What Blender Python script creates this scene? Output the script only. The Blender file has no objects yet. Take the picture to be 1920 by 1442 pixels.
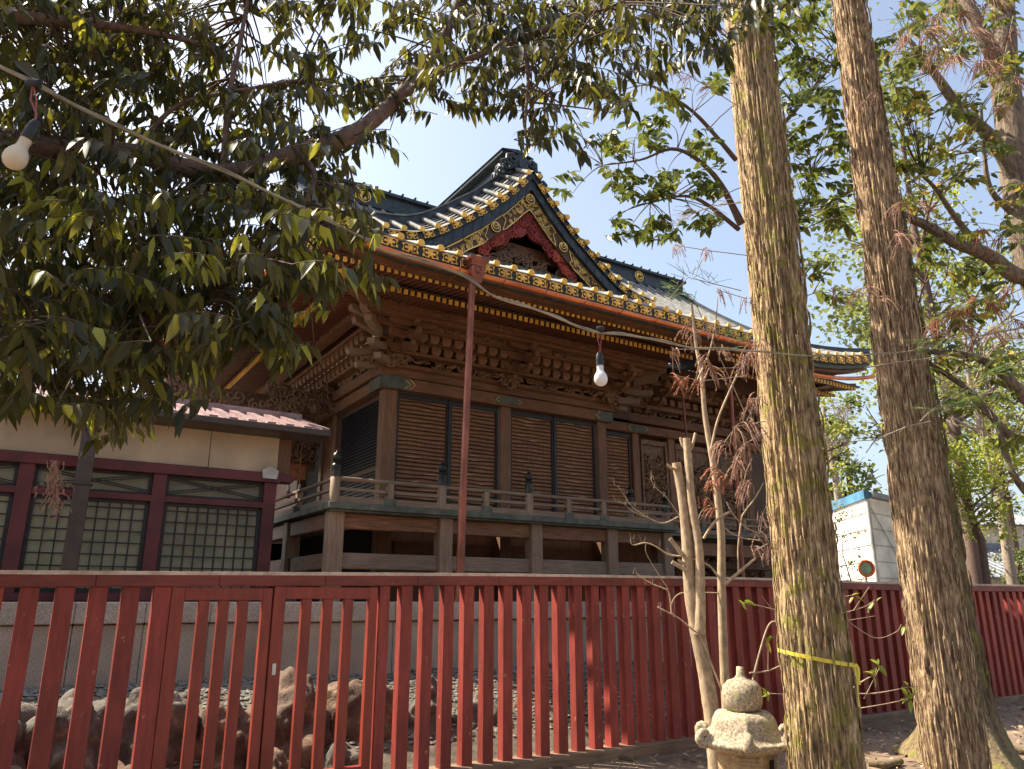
import bpy, math, random
import numpy as np
from mathutils import Vector, Matrix, noise
random.seed(7); rng = np.random.default_rng(7)
S = bpy.context.scene
COL = S.collection
# ------------------------------------------------------------------ camera, sky, sun, exposure
F = 1430.0; TH = math.atan(406 / 1430.0); H = 1.5
cam = bpy.data.objects.new('camera', bpy.data.cameras.new('camera')); COL.objects.link(cam)
cam.location = (0, 0, H); cam.rotation_euler = (math.pi / 2 + TH, 0, 0)
cam.data.sensor_width = 36; cam.data.lens = F / 1920 * 36; cam.data.clip_end = 2000; cam.data.clip_start = .05
S.camera = cam
EL = math.radians(53); HS = Vector((-.96, .281, 0)).normalized()
SUN = Vector((HS.x * math.cos(EL), HS.y * math.cos(EL), math.sin(EL)))
w = bpy.data.worlds.new('World'); S.world = w; w.use_nodes = True
nt = w.node_tree; nt.nodes.clear()
sky = nt.nodes.new('ShaderNodeTexSky'); sky.sky_type = 'NISHITA'; sky.sun_disc = False
sky.sun_elevation = EL; sky.sun_rotation = math.atan2(HS.x, HS.y); sky.altitude = 50; sky.air_density = 1.15; sky.dust_density = 3.5; sky.ozone_density = 1.0
bg = nt.nodes.new('ShaderNodeBackground'); bg.inputs[1].default_value = .095
wo = nt.nodes.new('ShaderNodeOutputWorld')
hsv = nt.nodes.new('ShaderNodeHueSaturation'); hsv.inputs['Saturation'].default_value = .82; nt.links.new(sky.outputs[0], hsv.inputs['Color']); nt.links.new(hsv.outputs[0], bg.inputs[0]); nt.links.new(bg.outputs[0], wo.inputs[0])
sl = bpy.data.lights.new('sun', 'SUN'); sl.energy = 5.0; sl.angle = math.radians(.5); sl.color = (1, .88, .69)
so = bpy.data.objects.new('sun', sl); COL.objects.link(so); so.rotation_euler = SUN.to_track_quat('Z', 'Y').to_euler(); so.location = (-20, 0, 20)
S.view_settings.view_transform = 'Standard'; S.view_settings.look = 'None'; S.view_settings.exposure = 1.5; S.view_settings.gamma = 1
S.cycles.max_bounces = 6; S.cycles.transparent_max_bounces = 6
# ------------------------------------------------------------------ frames: u along the hall front, v behind it, z up
A = math.radians(57.3); DX, DY = math.sin(A), math.cos(A); ROT = math.pi / 2 - A
P0 = (-1.963, 13.0); cs, sn = math.cos(TH), math.sin(TH)
def W(u, v, z=0): return Vector((P0[0] + u * DX - v * DY, P0[1] + u * DY + v * DX, z))
def ray(x, y):
    X = (x - 960) / F; t = -(y - 721) / F
    return X, cs - sn * t, sn + cs * t
def Q(x, y, Y):                      # survey point read off the photograph at forward distance Y
    r = ray(x, y); t = Y / r[1]; return Vector((r[0] * t, Y, H + r[2] * t))
def UV(x, y, v):                     # survey point on the plane v: returns u, z
    r = ray(x, y); pp = -P0[0] * DY + P0[1] * DX + v; t = pp / (-r[0] * DY + r[1] * DX)
    X, Y = r[0] * t - P0[0], r[1] * t - P0[1]; return X * DX + Y * DY, H + r[2] * t
# ------------------------------------------------------------------ materials
def mat(name, c1, c2=None, scale=8, st=(1, 1, 1), rough=.7, bump=.3, metal=0, spec=.4, c3=None, big=1.2, vary=0., detail=6, dist=.02, lo=.35, hi=.65, blot=None, blots=3., blotlo=.58, trans=None):
    m = bpy.data.materials.new(name); m.use_nodes = True; n = m.node_tree.nodes; l = m.node_tree.links
    b = n['Principled BSDF']; b.inputs['Roughness'].default_value = rough; b.inputs['Metallic'].default_value = metal
    b.inputs['Specular IOR Level'].default_value = spec
    tc = n.new('ShaderNodeTexCoord'); mp = n.new('ShaderNodeMapping'); mp.inputs['Scale'].default_value = st
    l.new(tc.outputs['Object'], mp.inputs[0])
    nz = n.new('ShaderNodeTexNoise'); nz.inputs['Scale'].default_value = scale; nz.inputs['Detail'].default_value = detail; nz.inputs['Roughness'].default_value = .62
    l.new(mp.outputs[0], nz.inputs[0])
    cr = n.new('ShaderNodeValToRGB'); e = cr.color_ramp.elements
    c2 = c2 or tuple(x * .6 for x in c1)
    e[0].position = lo; e[0].color = (*c2, 1); e[1].position = hi; e[1].color = (*c1, 1)
    if c3: k = e.new(.5 * (lo + hi)); k.color = (*c3, 1)
    l.new(nz.outputs[0], cr.inputs[0]); col = cr.outputs[0]
    n2 = n.new('ShaderNodeTexNoise'); n2.inputs['Scale'].default_value = big; n2.inputs['Detail'].default_value = 4
    l.new(tc.outputs['Object'], n2.inputs[0])
    mr = n.new('ShaderNodeMapRange'); mr.inputs[1].default_value = .3; mr.inputs[2].default_value = .7; mr.inputs[3].default_value = .72; mr.inputs[4].default_value = 1.15
    l.new(n2.outputs[0], mr.inputs[0]); val = mr.outputs[0]
    if vary:
        oi = n.new('ShaderNodeObjectInfo'); m2 = n.new('ShaderNodeMapRange'); m2.inputs[3].default_value = 1 - vary; m2.inputs[4].default_value = 1 + vary
        l.new(oi.outputs['Random'], m2.inputs[0]); mu = n.new('ShaderNodeMath'); mu.operation = 'MULTIPLY'
        l.new(val, mu.inputs[0]); l.new(m2.outputs[0], mu.inputs[1]); val = mu.outputs[0]
    hs = n.new('ShaderNodeHueSaturation'); l.new(col, hs.inputs['Color']); l.new(val, hs.inputs['Value']); col = hs.outputs[0]
    if blot:
        n3 = n.new('ShaderNodeTexNoise'); n3.inputs['Scale'].default_value = blots; n3.inputs['Detail'].default_value = 7; n3.inputs['Roughness'].default_value = .7
        l.new(tc.outputs['Object'], n3.inputs[0]); r3 = n.new('ShaderNodeMapRange'); r3.inputs[1].default_value = blotlo; r3.inputs[2].default_value = blotlo + .06
        l.new(n3.outputs[0], r3.inputs[0]); mx = n.new('ShaderNodeMix'); mx.data_type = 'RGBA'; l.new(r3.outputs[0], mx.inputs[0]); l.new(col, mx.inputs[6]); mx.inputs[7].default_value = (*blot, 1); col = mx.outputs[2]
    l.new(col, b.inputs['Base Color'])
    if bump:
        bp = n.new('ShaderNodeBump'); bp.inputs['Strength'].default_value = bump; bp.inputs['Distance'].default_value = dist
        l.new(nz.outputs[0], bp.inputs['Height']); l.new(bp.outputs[0], b.inputs['Normal'])
    return m
def leafmat(name, cols, tr=.4, rough=.38, tcol=None):
    m = bpy.data.materials.new(name); m.use_nodes = True; n = m.node_tree.nodes; l = m.node_tree.links
    b = n['Principled BSDF']; b.inputs['Roughness'].default_value = rough; b.inputs['Specular IOR Level'].default_value = .5
    at = n.new('ShaderNodeAttribute'); at.attribute_name = 'lv'
    cr = n.new('ShaderNodeValToRGB'); el = cr.color_ramp.elements
    el[0].position = cols[0][0]; el[0].color = (*cols[0][1], 1); el[1].position = cols[-1][0]; el[1].color = (*cols[-1][1], 1)
    for p, c in cols[1:-1]: k = el.new(p); k.color = (*c, 1)
    l.new(at.outputs['Fac'], cr.inputs[0]); l.new(cr.outputs[0], b.inputs['Base Color'])
    t = n.new('ShaderNodeBsdfTranslucent'); hs = n.new('ShaderNodeMix'); hs.data_type = 'RGBA'; hs.blend_type = 'ADD'; hs.inputs[0].default_value = 1
    l.new(cr.outputs[0], hs.inputs[6]); hs.inputs[7].default_value = (*(tcol or (.1, .12, .0)), 1); l.new(hs.outputs[2], t.inputs[0])
    mx = n.new('ShaderNodeMixShader'); mx.inputs[0].default_value = tr; l.new(b.outputs[0], mx.inputs[1]); l.new(t.outputs[0], mx.inputs[2])
    l.new(mx.outputs[0], n['Material Output'].inputs[0]); return m
M = {}
WD = dict(rough=.62, bump=.35, dist=.012, lo=.3, hi=.7)
M['wood_u'] = mat('wood_u', (.25, .118, .056), (.085, .038, .02), 7, (.6, 7, 9), vary=.15, **WD)
M['wood_v'] = mat('wood_v', (.22, .105, .052), (.075, .036, .019), 7, (7, .6, 9), vary=.15, **WD)
M['wood_z'] = mat('wood_z', (.27, .135, .068), (.09, .045, .025), 7, (9, 9, .5), vary=.15, **WD)
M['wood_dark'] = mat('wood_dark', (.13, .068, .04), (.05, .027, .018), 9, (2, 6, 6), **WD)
M['carved'] = mat('carved', (.25, .14, .075), (.085, .045, .026), 14, (1, 1, 1), rough=.6, bump=.4)
M['board'] = mat('board', (.32, .155, .075), (.15, .07, .036), 9, (7, 7, .5), **WD)
M['weathered'] = mat('weathered', (.30, .215, .145), (.15, .10, .066), 8, (.5, 7, 9), vary=.12, **WD)
M['weathered_z'] = mat('weathered_z', (.31, .215, .14), (.15, .095, .06), 8, (9, 9, .5), vary=.12, **WD)
M['rafter'] = mat('rafter_wood', (.17, .06, .028), (.08, .028, .016), 9, (6, 1, 6), **WD)
M['gold'] = mat('gold_leaf', (1., .62, .13), (.72, .38, .06), 30, rough=.45, bump=.25, metal=.25, spec=.5, vary=.2)
M['goldm'] = mat('gold_metal', (1., .72, .28), (.7, .42, .1), 40, rough=.3, bump=.3, metal=.7)
M['lacquer'] = mat('black_lacquer', (.025, .03, .03), (.012, .015, .016), 6, rough=.35, bump=.05)
M['patina'] = mat('copper_tile', (.27, .28, .265), (.13, .155, .155), 7, rough=.7, bump=.3, metal=.0, spec=.25, c3=(.22, .21, .205), blot=(.29, .265, .26), blots=6)
M['patina_dk'] = mat('dark_copper', (.06, .075, .085), (.028, .036, .044), 6, rough=.45, bump=.1, metal=.3)
M['patina_gn'] = mat('green_copper', (.115, .13, .10), (.055, .065, .05), 7, rough=.6, bump=.1)
M['copper'] = mat('bright_copper', (.85, .27, .09), (.6, .16, .06), 3, (1, 1, 1), rough=.3, bump=.05, metal=.55)
M['copper_dk'] = mat('aged_copper', (.36, .12, .075), (.17, .06, .04), 5, (1, 1, .4), rough=.4, bump=.05, metal=.45)
M['redcarve'] = mat('red_carving', (.36, .05, .04), (.15, .02, .022), 12, rough=.6, bump=.3)
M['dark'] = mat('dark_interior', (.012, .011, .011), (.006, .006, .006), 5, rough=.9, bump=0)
M['lattice'] = mat('black_lattice', (.022, .022, .026), (.012, .012, .014), 12, rough=.5, bump=.1)
M['red'] = mat('vermilion_paint', (.29, .050, .038), (.18, .030, .024), 3.2, (6, 6, 1), rough=.55, spec=.35, bump=.2, vary=.14, dist=.006, blot=(.42, .27, .15), blots=13, blotlo=.645)
M['red_gate'] = mat('fresh_red_paint', (.27, .046, .026), (.19, .031, .02), 3, (6, 6, 1), rough=.45, bump=.1, vary=.05, dist=.004)
M['red_cap'] = mat('worn_red_cap', (.22, .046, .034), (.125, .026, .022), 3.5, (1, 6, 6), rough=.55, bump=.2, dist=.006, blot=(.34, .2, .08), blots=5, blotlo=.66)
M['capedge'] = mat('sunlit_worn_edge', (.62, .52, .44), (.4, .3, .24), 20, (.5, 1, 1), rough=.8, bump=.4, dist=.01)  # pale worn strip; its lightness also paints in sun on the cap edge
M['maroon'] = mat('maroon_paint', (.14, .028, .028), (.085, .018, .02), 5, rough=.5, bump=.1)
M['cream'] = mat('cream_board', (.50, .41, .29), (.43, .34, .235), 3, rough=.7, bump=.05)
M['seam'] = mat('seam_line', (.3, .25, .2), None, 3)
M['tinroof'] = mat('maroon_tin', (.36, .25, .25), (.22, .14, .15), 4, (1, 3, 3), rough=.45, bump=.1, blot=(.42, .34, .3), blots=6)
M['brownmetal'] = mat('brown_gutter', (.085, .06, .048), (.05, .036, .03), 5, rough=.45, bump=.05)
M['granite'] = mat('granite', (.52, .43, .33), (.26, .2, .15), 90, rough=.75, bump=.25, dist=.004, detail=3, lo=.4, hi=.6, big=1.6)
M['granite_cap'] = mat('granite_coping', (.54, .47, .38), (.3, .24, .19), 90, rough=.75, bump=.2, dist=.004, detail=3, lo=.4, hi=.6)
M['rock'] = mat('rock', (.15, .128, .105), (.045, .038, .03), 6, rough=.85, bump=.9, dist=.05, detail=9, blot=(.19, .18, .14), blots=6)
M['rock2'] = mat('brown_rock', (.16, .095, .06), (.05, .03, .022), 6, rough=.85, bump=.9, dist=.05, detail=9, blot=(.2, .14, .09), blots=6)
M['gravel'] = mat('gravel_stone', (.2, .19, .17), (.09, .085, .075), 25, rough=.8, bump=.2)
M['soil'] = mat('soil', (.235, .17, .12), (.13, .092, .066), 3.5, rough=.95, bump=.8, dist=.05, detail=10, blot=(.15, .11, .08), blots=2.2, blotlo=.5)
M['bank'] = mat('bank_soil', (.12, .095, .07), (.05, .04, .03), 9, rough=.95, bump=.9, dist=.03, detail=10)
M['sill'] = mat('sill_wood', (.26, .17, .11), (.14, .09, .06), 6, (.6, 6, 6), rough=.8, bump=.3)
M['bark'] = mat('cedar_bark', (.62, .46, .26), (.12, .078, .045), 11, (4.6, 4.6, .75), rough=.95, bump=1.0, dist=.04, detail=9, lo=.38, hi=.60, big=2.2, c3=(.36, .24, .13), blot=(.30, .26, .07), blots=8, blotlo=.525)
M['bark2'] = mat('cedar_bark_dry', (.60, .44, .265), (.12, .075, .048), 11, (4.6, 4.6, .75), rough=.95, bump=1.0, dist=.04, detail=9, lo=.38, hi=.60, big=2.2, c3=(.35, .235, .14), blot=(.24, .19, .055), blots=9, blotlo=.59)
M['barkmoss'] = mat('mossy_bark', (.27, .2, .11), (.1, .07, .04), 9, (5, 5, 1), rough=.9, bump=1., dist=.03, blot=(.2, .18, .05), blots=6, blotlo=.53)
M['limb'] = mat('limb_bark', (.17, .11, .085), (.085, .055, .045), 16, (2, 2, 2), rough=.85, bump=.6, dist=.02)
M['limbmoss'] = mat('limb_bark_moss', (.2, .15, .06), (.1, .075, .04), 16, rough=.85, bump=.6, dist=.02)
M['sapbark'] = mat('smooth_bark', (.47, .36, .235), (.27, .19, .12), 14, (2, 2, 1), rough=.8, bump=.35, dist=.01, blot=(.2, .15, .1), blots=14, blotlo=.64)
M['cut'] = mat('cut_wood', (.5, .36, .22), (.3, .2, .12), 20, rough=.8)
M['greybark'] = mat('grey_bark', (.24, .185, .135), (.09, .065, .05), 8, (4, 4, 1), rough=.9, bump=.9, dist=.03, blot=(.28, .26, .12), blots=4)
M['lantern'] = mat('lantern_granite', (.46, .39, .28), (.2, .16, .11), 55, rough=.9, bump=.6, dist=.008, detail=5, lo=.4, hi=.62, blot=(.27, .25, .13), blots=7, blotlo=.56)
M['cable'] = mat('cable_sheath', (.36, .31, .22), (.2, .17, .12), 10, rough=.7, bump=.3)
M['redwire'] = mat('red_wire', (.35, .06, .04), None, 10, rough=.5)
M['socket'] = mat('black_socket', (.02, .02, .02), None, 10, rough=.35)
M['bulb'] = mat('frosted_bulb', (.75, .74, .72), (.7, .68, .66), 5, rough=.25, bump=0, spec=.6)
M['bulb_dusty'] = mat('dusty_bulb', (.62, .55, .42), (.5, .42, .3), 12, rough=.5, bump=.1)
M['ribbon'] = mat('yellow_ribbon', (.74, .63, .08), (.6, .5, .05), 8, rough=.5, bump=.1)
M['bronze'] = mat('dark_bronze', (.05, .045, .036), (.025, .023, .02), 8, rough=.3, bump=.05, metal=.6)
M['whitewall'] = mat('white_cladding', (.72, .70, .64), (.66, .63, .57), 2, rough=.6, bump=.02)
M['blue'] = mat('blue_trim', (.07, .22, .38), None, 3, rough=.5)
M['kawara'] = mat('grey_roof_tile', (.24, .26, .3), (.14, .155, .19), 6, rough=.5, bump=.2)
M['plaster'] = mat('white_plaster', (.7, .68, .62), None, 3)
M['pole'] = mat('painted_pole', (.5, .5, .48), None, 3)
M['orange'] = mat('orange_ring', (.75, .16, .03), None, 3)
M['mirror'] = mat('mirror_face', (.3, .4, .3), (.15, .2, .12), 6, rough=.15, metal=.6)
M['twig'] = mat('twig_bark', (.13, .09, .06), (.07, .045, .03), 20, rough=.9, bump=0)
M['twiglight'] = mat('pale_twig', (.36, .3, .24), (.22, .17, .13), 20, rough=.9, bump=0)
M['redtassel'] = mat('red_tassel', (.55, .04, .04), None, 10); M['whitetassel'] = mat('white_tassel', (.7, .68, .6), None, 10)
M['votive'] = mat('painted_panel', (.5, .2, .08), (.3, .1, .04), 8)
def glassmat():
    m = mat('patterned_glass', (.27, .26, .2), (.13, .13, .1), 2.0, rough=.2, bump=.0, spec=.6, big=1.0)
    n = m.node_tree.nodes; l = m.node_tree.links
    tc = n.new('ShaderNodeTexCoord'); ck = n.new('ShaderNodeTexVoronoi'); ck.inputs['Scale'].default_value = 70; l.new(tc.outputs['Object'], ck.inputs[0])
    bp = n.new('ShaderNodeBump'); bp.inputs['Strength'].default_value = .5; bp.inputs['Distance'].default_value = .01
    l.new(ck.outputs[0], bp.inputs['Height']); l.new(bp.outputs[0], n['Principled BSDF'].inputs['Normal'])
    t = n.new('ShaderNodeBsdfTranslucent'); t.inputs[0].default_value = (.75, .75, .6, 1); x = n.new('ShaderNodeMixShader'); x.inputs[0].default_value = .32
    l.new(n['Principled BSDF'].outputs[0], x.inputs[1]); l.new(t.outputs[0], x.inputs[2]); l.new(x.outputs[0], n['Material Output'].inputs[0]); return m
M['glass'] = glassmat(); M['glass'].name = 'patterned_glass'
M['leaf_oak'] = leafmat('oak_leaf', [(0, (.014, .022, .010)), (.4, (.034, .042, .013)), (.58, (.065, .055, .02)), (.78, (.10, .105, .018)), (.9, (.26, .28, .03)), (1, (.34, .34, .04))], .42, .46, (.07, .06, .0))  # brightest tones imitate sun shining through the leaves
M['leaf_ever'] = leafmat('evergreen_leaf', [(0, (.045, .07, .02)), (.5, (.085, .115, .03)), (.85, (.19, .21, .045)), (1, (.36, .26, .05))], .38, .34, (.06, .06, 0))
M['leaf_maple'] = leafmat('maple_leaf', [(0, (.16, .2, .03)), (.6, (.28, .3, .05)), (.85, (.33, .24, .06)), (1, (.3, .13, .05))], .45, .5)
M['leaf_far'] = leafmat('far_leaf', [(0, (.06, .09, .03)), (1, (.18, .2, .07))], .3, .5)
M['leaf_dead'] = leafmat('dead_leaf', [(0, (.16, .1, .06)), (1, (.42, .31, .2))], .1, .8, (0, 0, 0))
M['sprig_dead'] = mat('dead_sprig', (.40, .24, .17), (.24, .13, .09), 30, rough=.9, bump=0)
M['sprig_red'] = mat('rust_sprig', (.38, .16, .09), (.24, .09, .05), 30, rough=.9, bump=0)
M['sprig_green'] = mat('green_sprig', (.16, .24, .05), (.08, .14, .03), 30, rough=.7, bump=0)
# ------------------------------------------------------------------ things and mesh building
ORG = {}
def prop(o, label=None, cat=None, group=None, kind=None):
    if label: o['label'] = label
    if cat: o['category'] = cat
    if group: o['group'] = group
    if kind: o['kind'] = kind
    return o
def thing(name, label, cat, org=(0, 0, 0), site=False, group=None):
    """Empty at the thing's base; org is in u,v,z when site, else world."""
    o = bpy.data.objects.new(name, None); COL.objects.link(o); o.empty_display_size = .2
    if site: o.location = W(*org); o.rotation_euler = (0, 0, ROT)
    else: o.location = org
    ORG[o.name] = Vector(org); prop(o, label, cat, group); return o
class MB:
    def __init__(s): s.v = []; s.f = []; s.m = []; s.sm = []
    def add(s, vs, fs, m=0, sm=False):
        b = len(s.v); s.v += [tuple(p) for p in vs]
        for q in fs: s.f.append(tuple(b + i for i in q)); s.m.append(m); s.sm.append(sm)
    def box(s, a, b, m=0):
        x0, y0, z0 = a; x1, y1, z1 = b
        s.add([(x0, y0, z0), (x1, y0, z0), (x1, y1, z0), (x0, y1, z0), (x0, y0, z1), (x1, y0, z1), (x1, y1, z1), (x0, y1, z1)],
              [(0, 3, 2, 1), (4, 5, 6, 7), (0, 1, 5, 4), (1, 2, 6, 5), (2, 3, 7, 6), (3, 0, 4, 7)], m); return s
    def beam(s, p, q, w, h, m=0, endm=None, side=None):
        p = Vector(p); q = Vector(q); d = (q - p).normalized(); sd = Vector(side).normalized() if side else d.cross(Vector((0, 0, 1)))
        if sd.length < 1e-4: sd = Vector((1, 0, 0))
        sd.normalize(); up = sd.cross(d); vs = []
        for c in (p, q):
            for a, b in ((-1, -1), (1, -1), (1, 1), (-1, 1)): vs.append(c + sd * a * w / 2 + up * b * h / 2)
        s.add(vs, [(0, 1, 2, 3)[::-1], (0, 1, 5, 4), (1, 2, 6, 5), (2, 3, 7, 6), (3, 0, 4, 7)], m)
        s.add(vs[4:], [(0, 1, 2, 3)], m if endm is None else endm); return s
    def tube(s, pts, r, n=8, m=0, cap=True, sm=True):
        pts = [Vector(p) for p in pts]; k = len(pts); rs = r if isinstance(r, (list, tuple)) else [r] * k
        t = (pts[1] - pts[0]).normalized(); a = t.orthogonal().normalized(); vs = []
        for i in range(k):
            t2 = (pts[min(i + 1, k - 1)] - pts[max(i - 1, 0)])
            if t2.length > 1e-9: t = t2.normalized()
            a = (a - t * a.dot(t)).normalized(); b = t.cross(a)
            for j in range(n):
                g = 2 * math.pi * j / n; vs.append(pts[i] + (a * math.cos(g) + b * math.sin(g)) * rs[i])
        fs = [(i * n + j, i * n + (j + 1) % n, (i + 1) * n + (j + 1) % n, (i + 1) * n + j) for i in range(k - 1) for j in range(n)]
        s.add(vs, fs, m, sm)
        if cap: s.add(vs[:n], [tuple(range(n))[::-1]], m); s.add(vs[-n:], [tuple(range(n))], m)
        return s
    def lathe(s, c, prof, n=16, m=0, sm=True, sides=None):
        c = Vector(c); vs = []
        for r, z in prof:
            for j in range(n): g = 2 * math.pi * j / n; vs.append((c.x + r * math.cos(g), c.y + r * math.sin(g), c.z + z))
        k = len(prof); fs = [(i * n + j, i * n + (j + 1) % n, (i + 1) * n + (j + 1) % n, (i + 1) * n + j) for i in range(k - 1) for j in range(n)]
        s.add(vs, fs, m, sm); s.add(vs[:n], [tuple(range(n))[::-1]], m); s.add(vs[-n:], [tuple(range(n))], m); return s
    def prism(s, poly, ax, w0, w1, m=0):
        """poly: 2D points; ax 'v': (u,z) extruded along v; 'u': (v,z) along u; 'z': (u,v) along z"""
        def P(a, b, w): return (a, w, b) if ax == 'v' else (w, a, b) if ax == 'u' else (a, b, w)
        n = len(poly); vs = [P(a, b, w0) for a, b in poly] + [P(a, b, w1) for a, b in poly]
        ar = sum(poly[i][0] * poly[(i + 1) % n][1] - poly[(i + 1) % n][0] * poly[i][1] for i in range(n)) * (1 if w1 > w0 else -1) * (-1 if ax == 'v' else 1)
        fs = [tuple(range(n))[::-1], tuple(range(n, 2 * n))] + [(i, (i + 1) % n, n + (i + 1) % n, n + i) for i in range(n)]
        if ar < 0: fs = [q[::-1] for q in fs]
        s.add(vs, fs, m); return s
    def disc(s, c, r, ax='v', th=.02, n=14, m=0, sy=1.):
        s.prism([(c[0] + r * math.cos(2 * math.pi * i / n), c[2] + r * sy * math.sin(2 * math.pi * i / n)) for i in range(n)] if ax == 'v' else
                [(c[1] + r * math.cos(2 * math.pi * i / n), c[2] + r * sy * math.sin(2 * math.pi * i / n)) for i in range(n)], ax, (c[1] if ax == 'v' else c[0]) - th / 2, (c[1] if ax == 'v' else c[0]) + th / 2, m)
        return s
    def build(s, name, mats, parent=None, org=None, bevel=0, segs=1):
        if not isinstance(mats, (list, tuple)): mats = [mats]
        if org is None: org = ORG.get(parent.name, Vector((0, 0, 0))) if parent else Vector((0, 0, 0))
        org = Vector(org); me = bpy.data.meshes.new(name)
        me.from_pydata([(p[0] - org[0], p[1] - org[1], p[2] - org[2]) for p in s.v], [], s.f)
        for m in mats: me.materials.append(M[m] if isinstance(m, str) else m)
        me.polygons.foreach_set('material_index', s.m); me.polygons.foreach_set('use_smooth', s.sm); me.update()
        o = bpy.data.objects.new(name, me); COL.objects.link(o)
        if parent: o.parent = parent; ORG[o.name] = ORG.get(parent.name, Vector((0, 0, 0)))
        if bevel: md = o.modifiers.new('b', 'BEVEL'); md.width = bevel; md.segments = segs; md.limit_method = 'ANGLE'
        return o
def put(src, parent, off=(0, 0, 0), name=None):        # copy of a part at an offset
    o = src.copy(); COL.objects.link(o); o.parent = parent; o.location = Vector(src.location) + Vector(off); return o
def curl(mb, c, ex, ey, en, size, m=0, turns=1.3, r=.3, n=5, sgn=1):
    pts = []; rs = []; k = 10
    a0 = random.uniform(0, 6.28)
    for i in range(k):
        t = i / (k - 1); g = a0 + sgn * turns * 6.28 * t; q = size * (1 - .8 * t)
        pts.append(Vector(c) + Vector(ex) * q * math.cos(g) + Vector(ey) * q * math.sin(g) + Vector(en) * size * .35 * t); rs.append(size * r * (1 - .35 * t))
    mb.tube(pts, rs, n, m)
def carve(mb, o, ex, ey, en, n, size, m=0):
    """relief of scrolls, buds and stems over the rectangle o + a*ex + b*ey, standing out along en"""
    o = Vector(o); ex = Vector(ex); ey = Vector(ey); en = Vector(en).normalized(); hx = ex.normalized(); hy = ey.normalized()
    for i in range(n):
        c = o + ex * random.uniform(.02, .98) + ey * random.uniform(.1, .9); s = size * random.uniform(.55, 1.2); t = random.random()
        if t < .5: curl(mb, c, hx, hy, en, s, m, random.uniform(.9, 1.5), sgn=random.choice((-1, 1)))
        elif t < .8:
            a = random.uniform(-.6, .6); L = s * random.uniform(2, 3.5); pts = []
            for j in range(6): q = j / 5 - .5; pts.append(c + hx * q * L + hy * (math.sin(q * 5 + a) * s * .5) + en * s * .3)
            mb.tube(pts, [s * .12, s * .3, s * .36, s * .32, s * .22, s * .08], 5, m)
        else:
            for j in range(4):
                g = 6.28 * j / 4 + t; p = c + (hx * math.cos(g) + hy * math.sin(g)) * s * .4; mb.tube([p, p + en * s * .3, p + en * s * .5], [s * .34, s * .34, s * .1], 6, m)
def lerp(a, b, t): return a + (b - a) * t
def interp(xs, ys, x): return float(np.interp(x, xs, ys))
# ================================================================== GROUND
def prop_struct(o): o['kind'] = 'structure'; return o
def make_ground():
    mb = MB(); xs = list(np.concatenate([np.linspace(-400, -14, 6), np.linspace(-12, 16, 90), np.linspace(18, 500, 6)])); ys = list(np.concatenate([np.linspace(-60, 0, 4), np.linspace(1, 22, 80), np.linspace(25, 900, 8)]))
    def hz(x, y):
        if -12 <= x <= 16 and 1 <= y <= 22: return -.1 + .05 * noise.fractal(Vector((x * .6, y * .6, 0)), 1, 2, 5) + .02 * noise.noise(Vector((x * 4, y * 4, 3)))
        return -.1
    n = len(xs); vs = [(x, y, hz(x, y)) for y in ys for x in xs]
    mb.add(vs, [(j * n + i, j * n + i + 1, (j + 1) * n + i + 1, (j + 1) * n + i) for j in range(len(ys) - 1) for i in range(n - 1)], 0, True)
    return prop_struct(mb.build('ground', 'soil'))
make_ground()
# ================================================================== SHRINE HALL
hall = thing('shrine_hall', 'dark carved wooden shrine hall with curved copper-tiled roof, pointed front gable and gilded eaves', 'shrine hall', (0, 0, 1.5), True)
UC = 2.2
def rise(t): return .42 * t + .0403 * t * t
def lift(u, v):
    t = max(0., -.9 - u); return .25 * (t / 1.8) ** 2 * max(0, 1 - (v + 2.7) / 1.6)
def zf(u, v):
    e = 0 if u < 6.25 else .6
    z = 6.50 + rise(v + 2.7) + lift(u, v)
    if u > 8.5: z += .35 * ((u - 8.5) / 2.6) ** 2 * max(0, 1 - (v + 2.1) / 2.2)
    return z
def ul(v): return max(-2.7, min(-2.7 + (v + 2.7) * 1.0, -1.4)) if v > -2.7 else -2.7
def ur(v): t = max(0, v + 2.1); return 11.1 - min(t * .75, 1.0) - .02 * t
# main roof sheet + round battens
mb = MB(); N = 26
vs_ = [-2.7 + 5.7 * i / N for i in range(N + 1)]
us_ = [-2.7 + .1625 * i for i in range(86)]
idx = {}; vv = []
for j, v in enumerate(vs_):
    for i, u in enumerate(us_):
        uu = max(ul(v), min(ur(v), u)); idx[i, j] = len(vv); vv.append((uu, v, zf(uu, v)))
ff = []
for j in range(N):
    for i in range(85):
        if vs_[j] < -2.11 and us_[i] > 6.2: continue
        ff.append((idx[i, j], idx[i + 1, j], idx[i + 1, j + 1], idx[i, j + 1]))
mb.add(vv, ff, 0, True)
bats = []
k = 0
u = -2.62
while u < 11.0:
    vst = -2.7 if u < 6.2 else -2.1
    vs0 = []; v = vst
    while v < 3.0:
        if ul(v) - .02 <= u <= ur(v) + .02: vs0.append(v)
        v += .19
    if len(vs0) > 1:
        pts = []; rs = []
        for q, v in enumerate(vs0):
            z = zf(u, v) + .035; pts += [(u, v, z), (u, v + .17, zf(u, v + .17) + .035)]; rs += [.052, .045]
        mb.tube(pts, rs, 8, 0)
        bats.append((u, vst))
    # flat pans between: overlapping courses
    u += .325
for j in range(0, 30):
    v = -2.68 + j * .19
    if v > 2.9: break
    a = max(ul(v), -2.7); b = 6.2 if v < -2.1 else ur(v)
    qs = np.arange(a, b, .325)
    for q in qs:
        e = min(q + .325, b); z0, z1 = zf(q, v), zf(e, v)
        mb.beam((q, v, z0 + .006), (e, v, z1 + .006), .03, .022)
roof = mb.build('main_roof', 'patina', hall)
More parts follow.
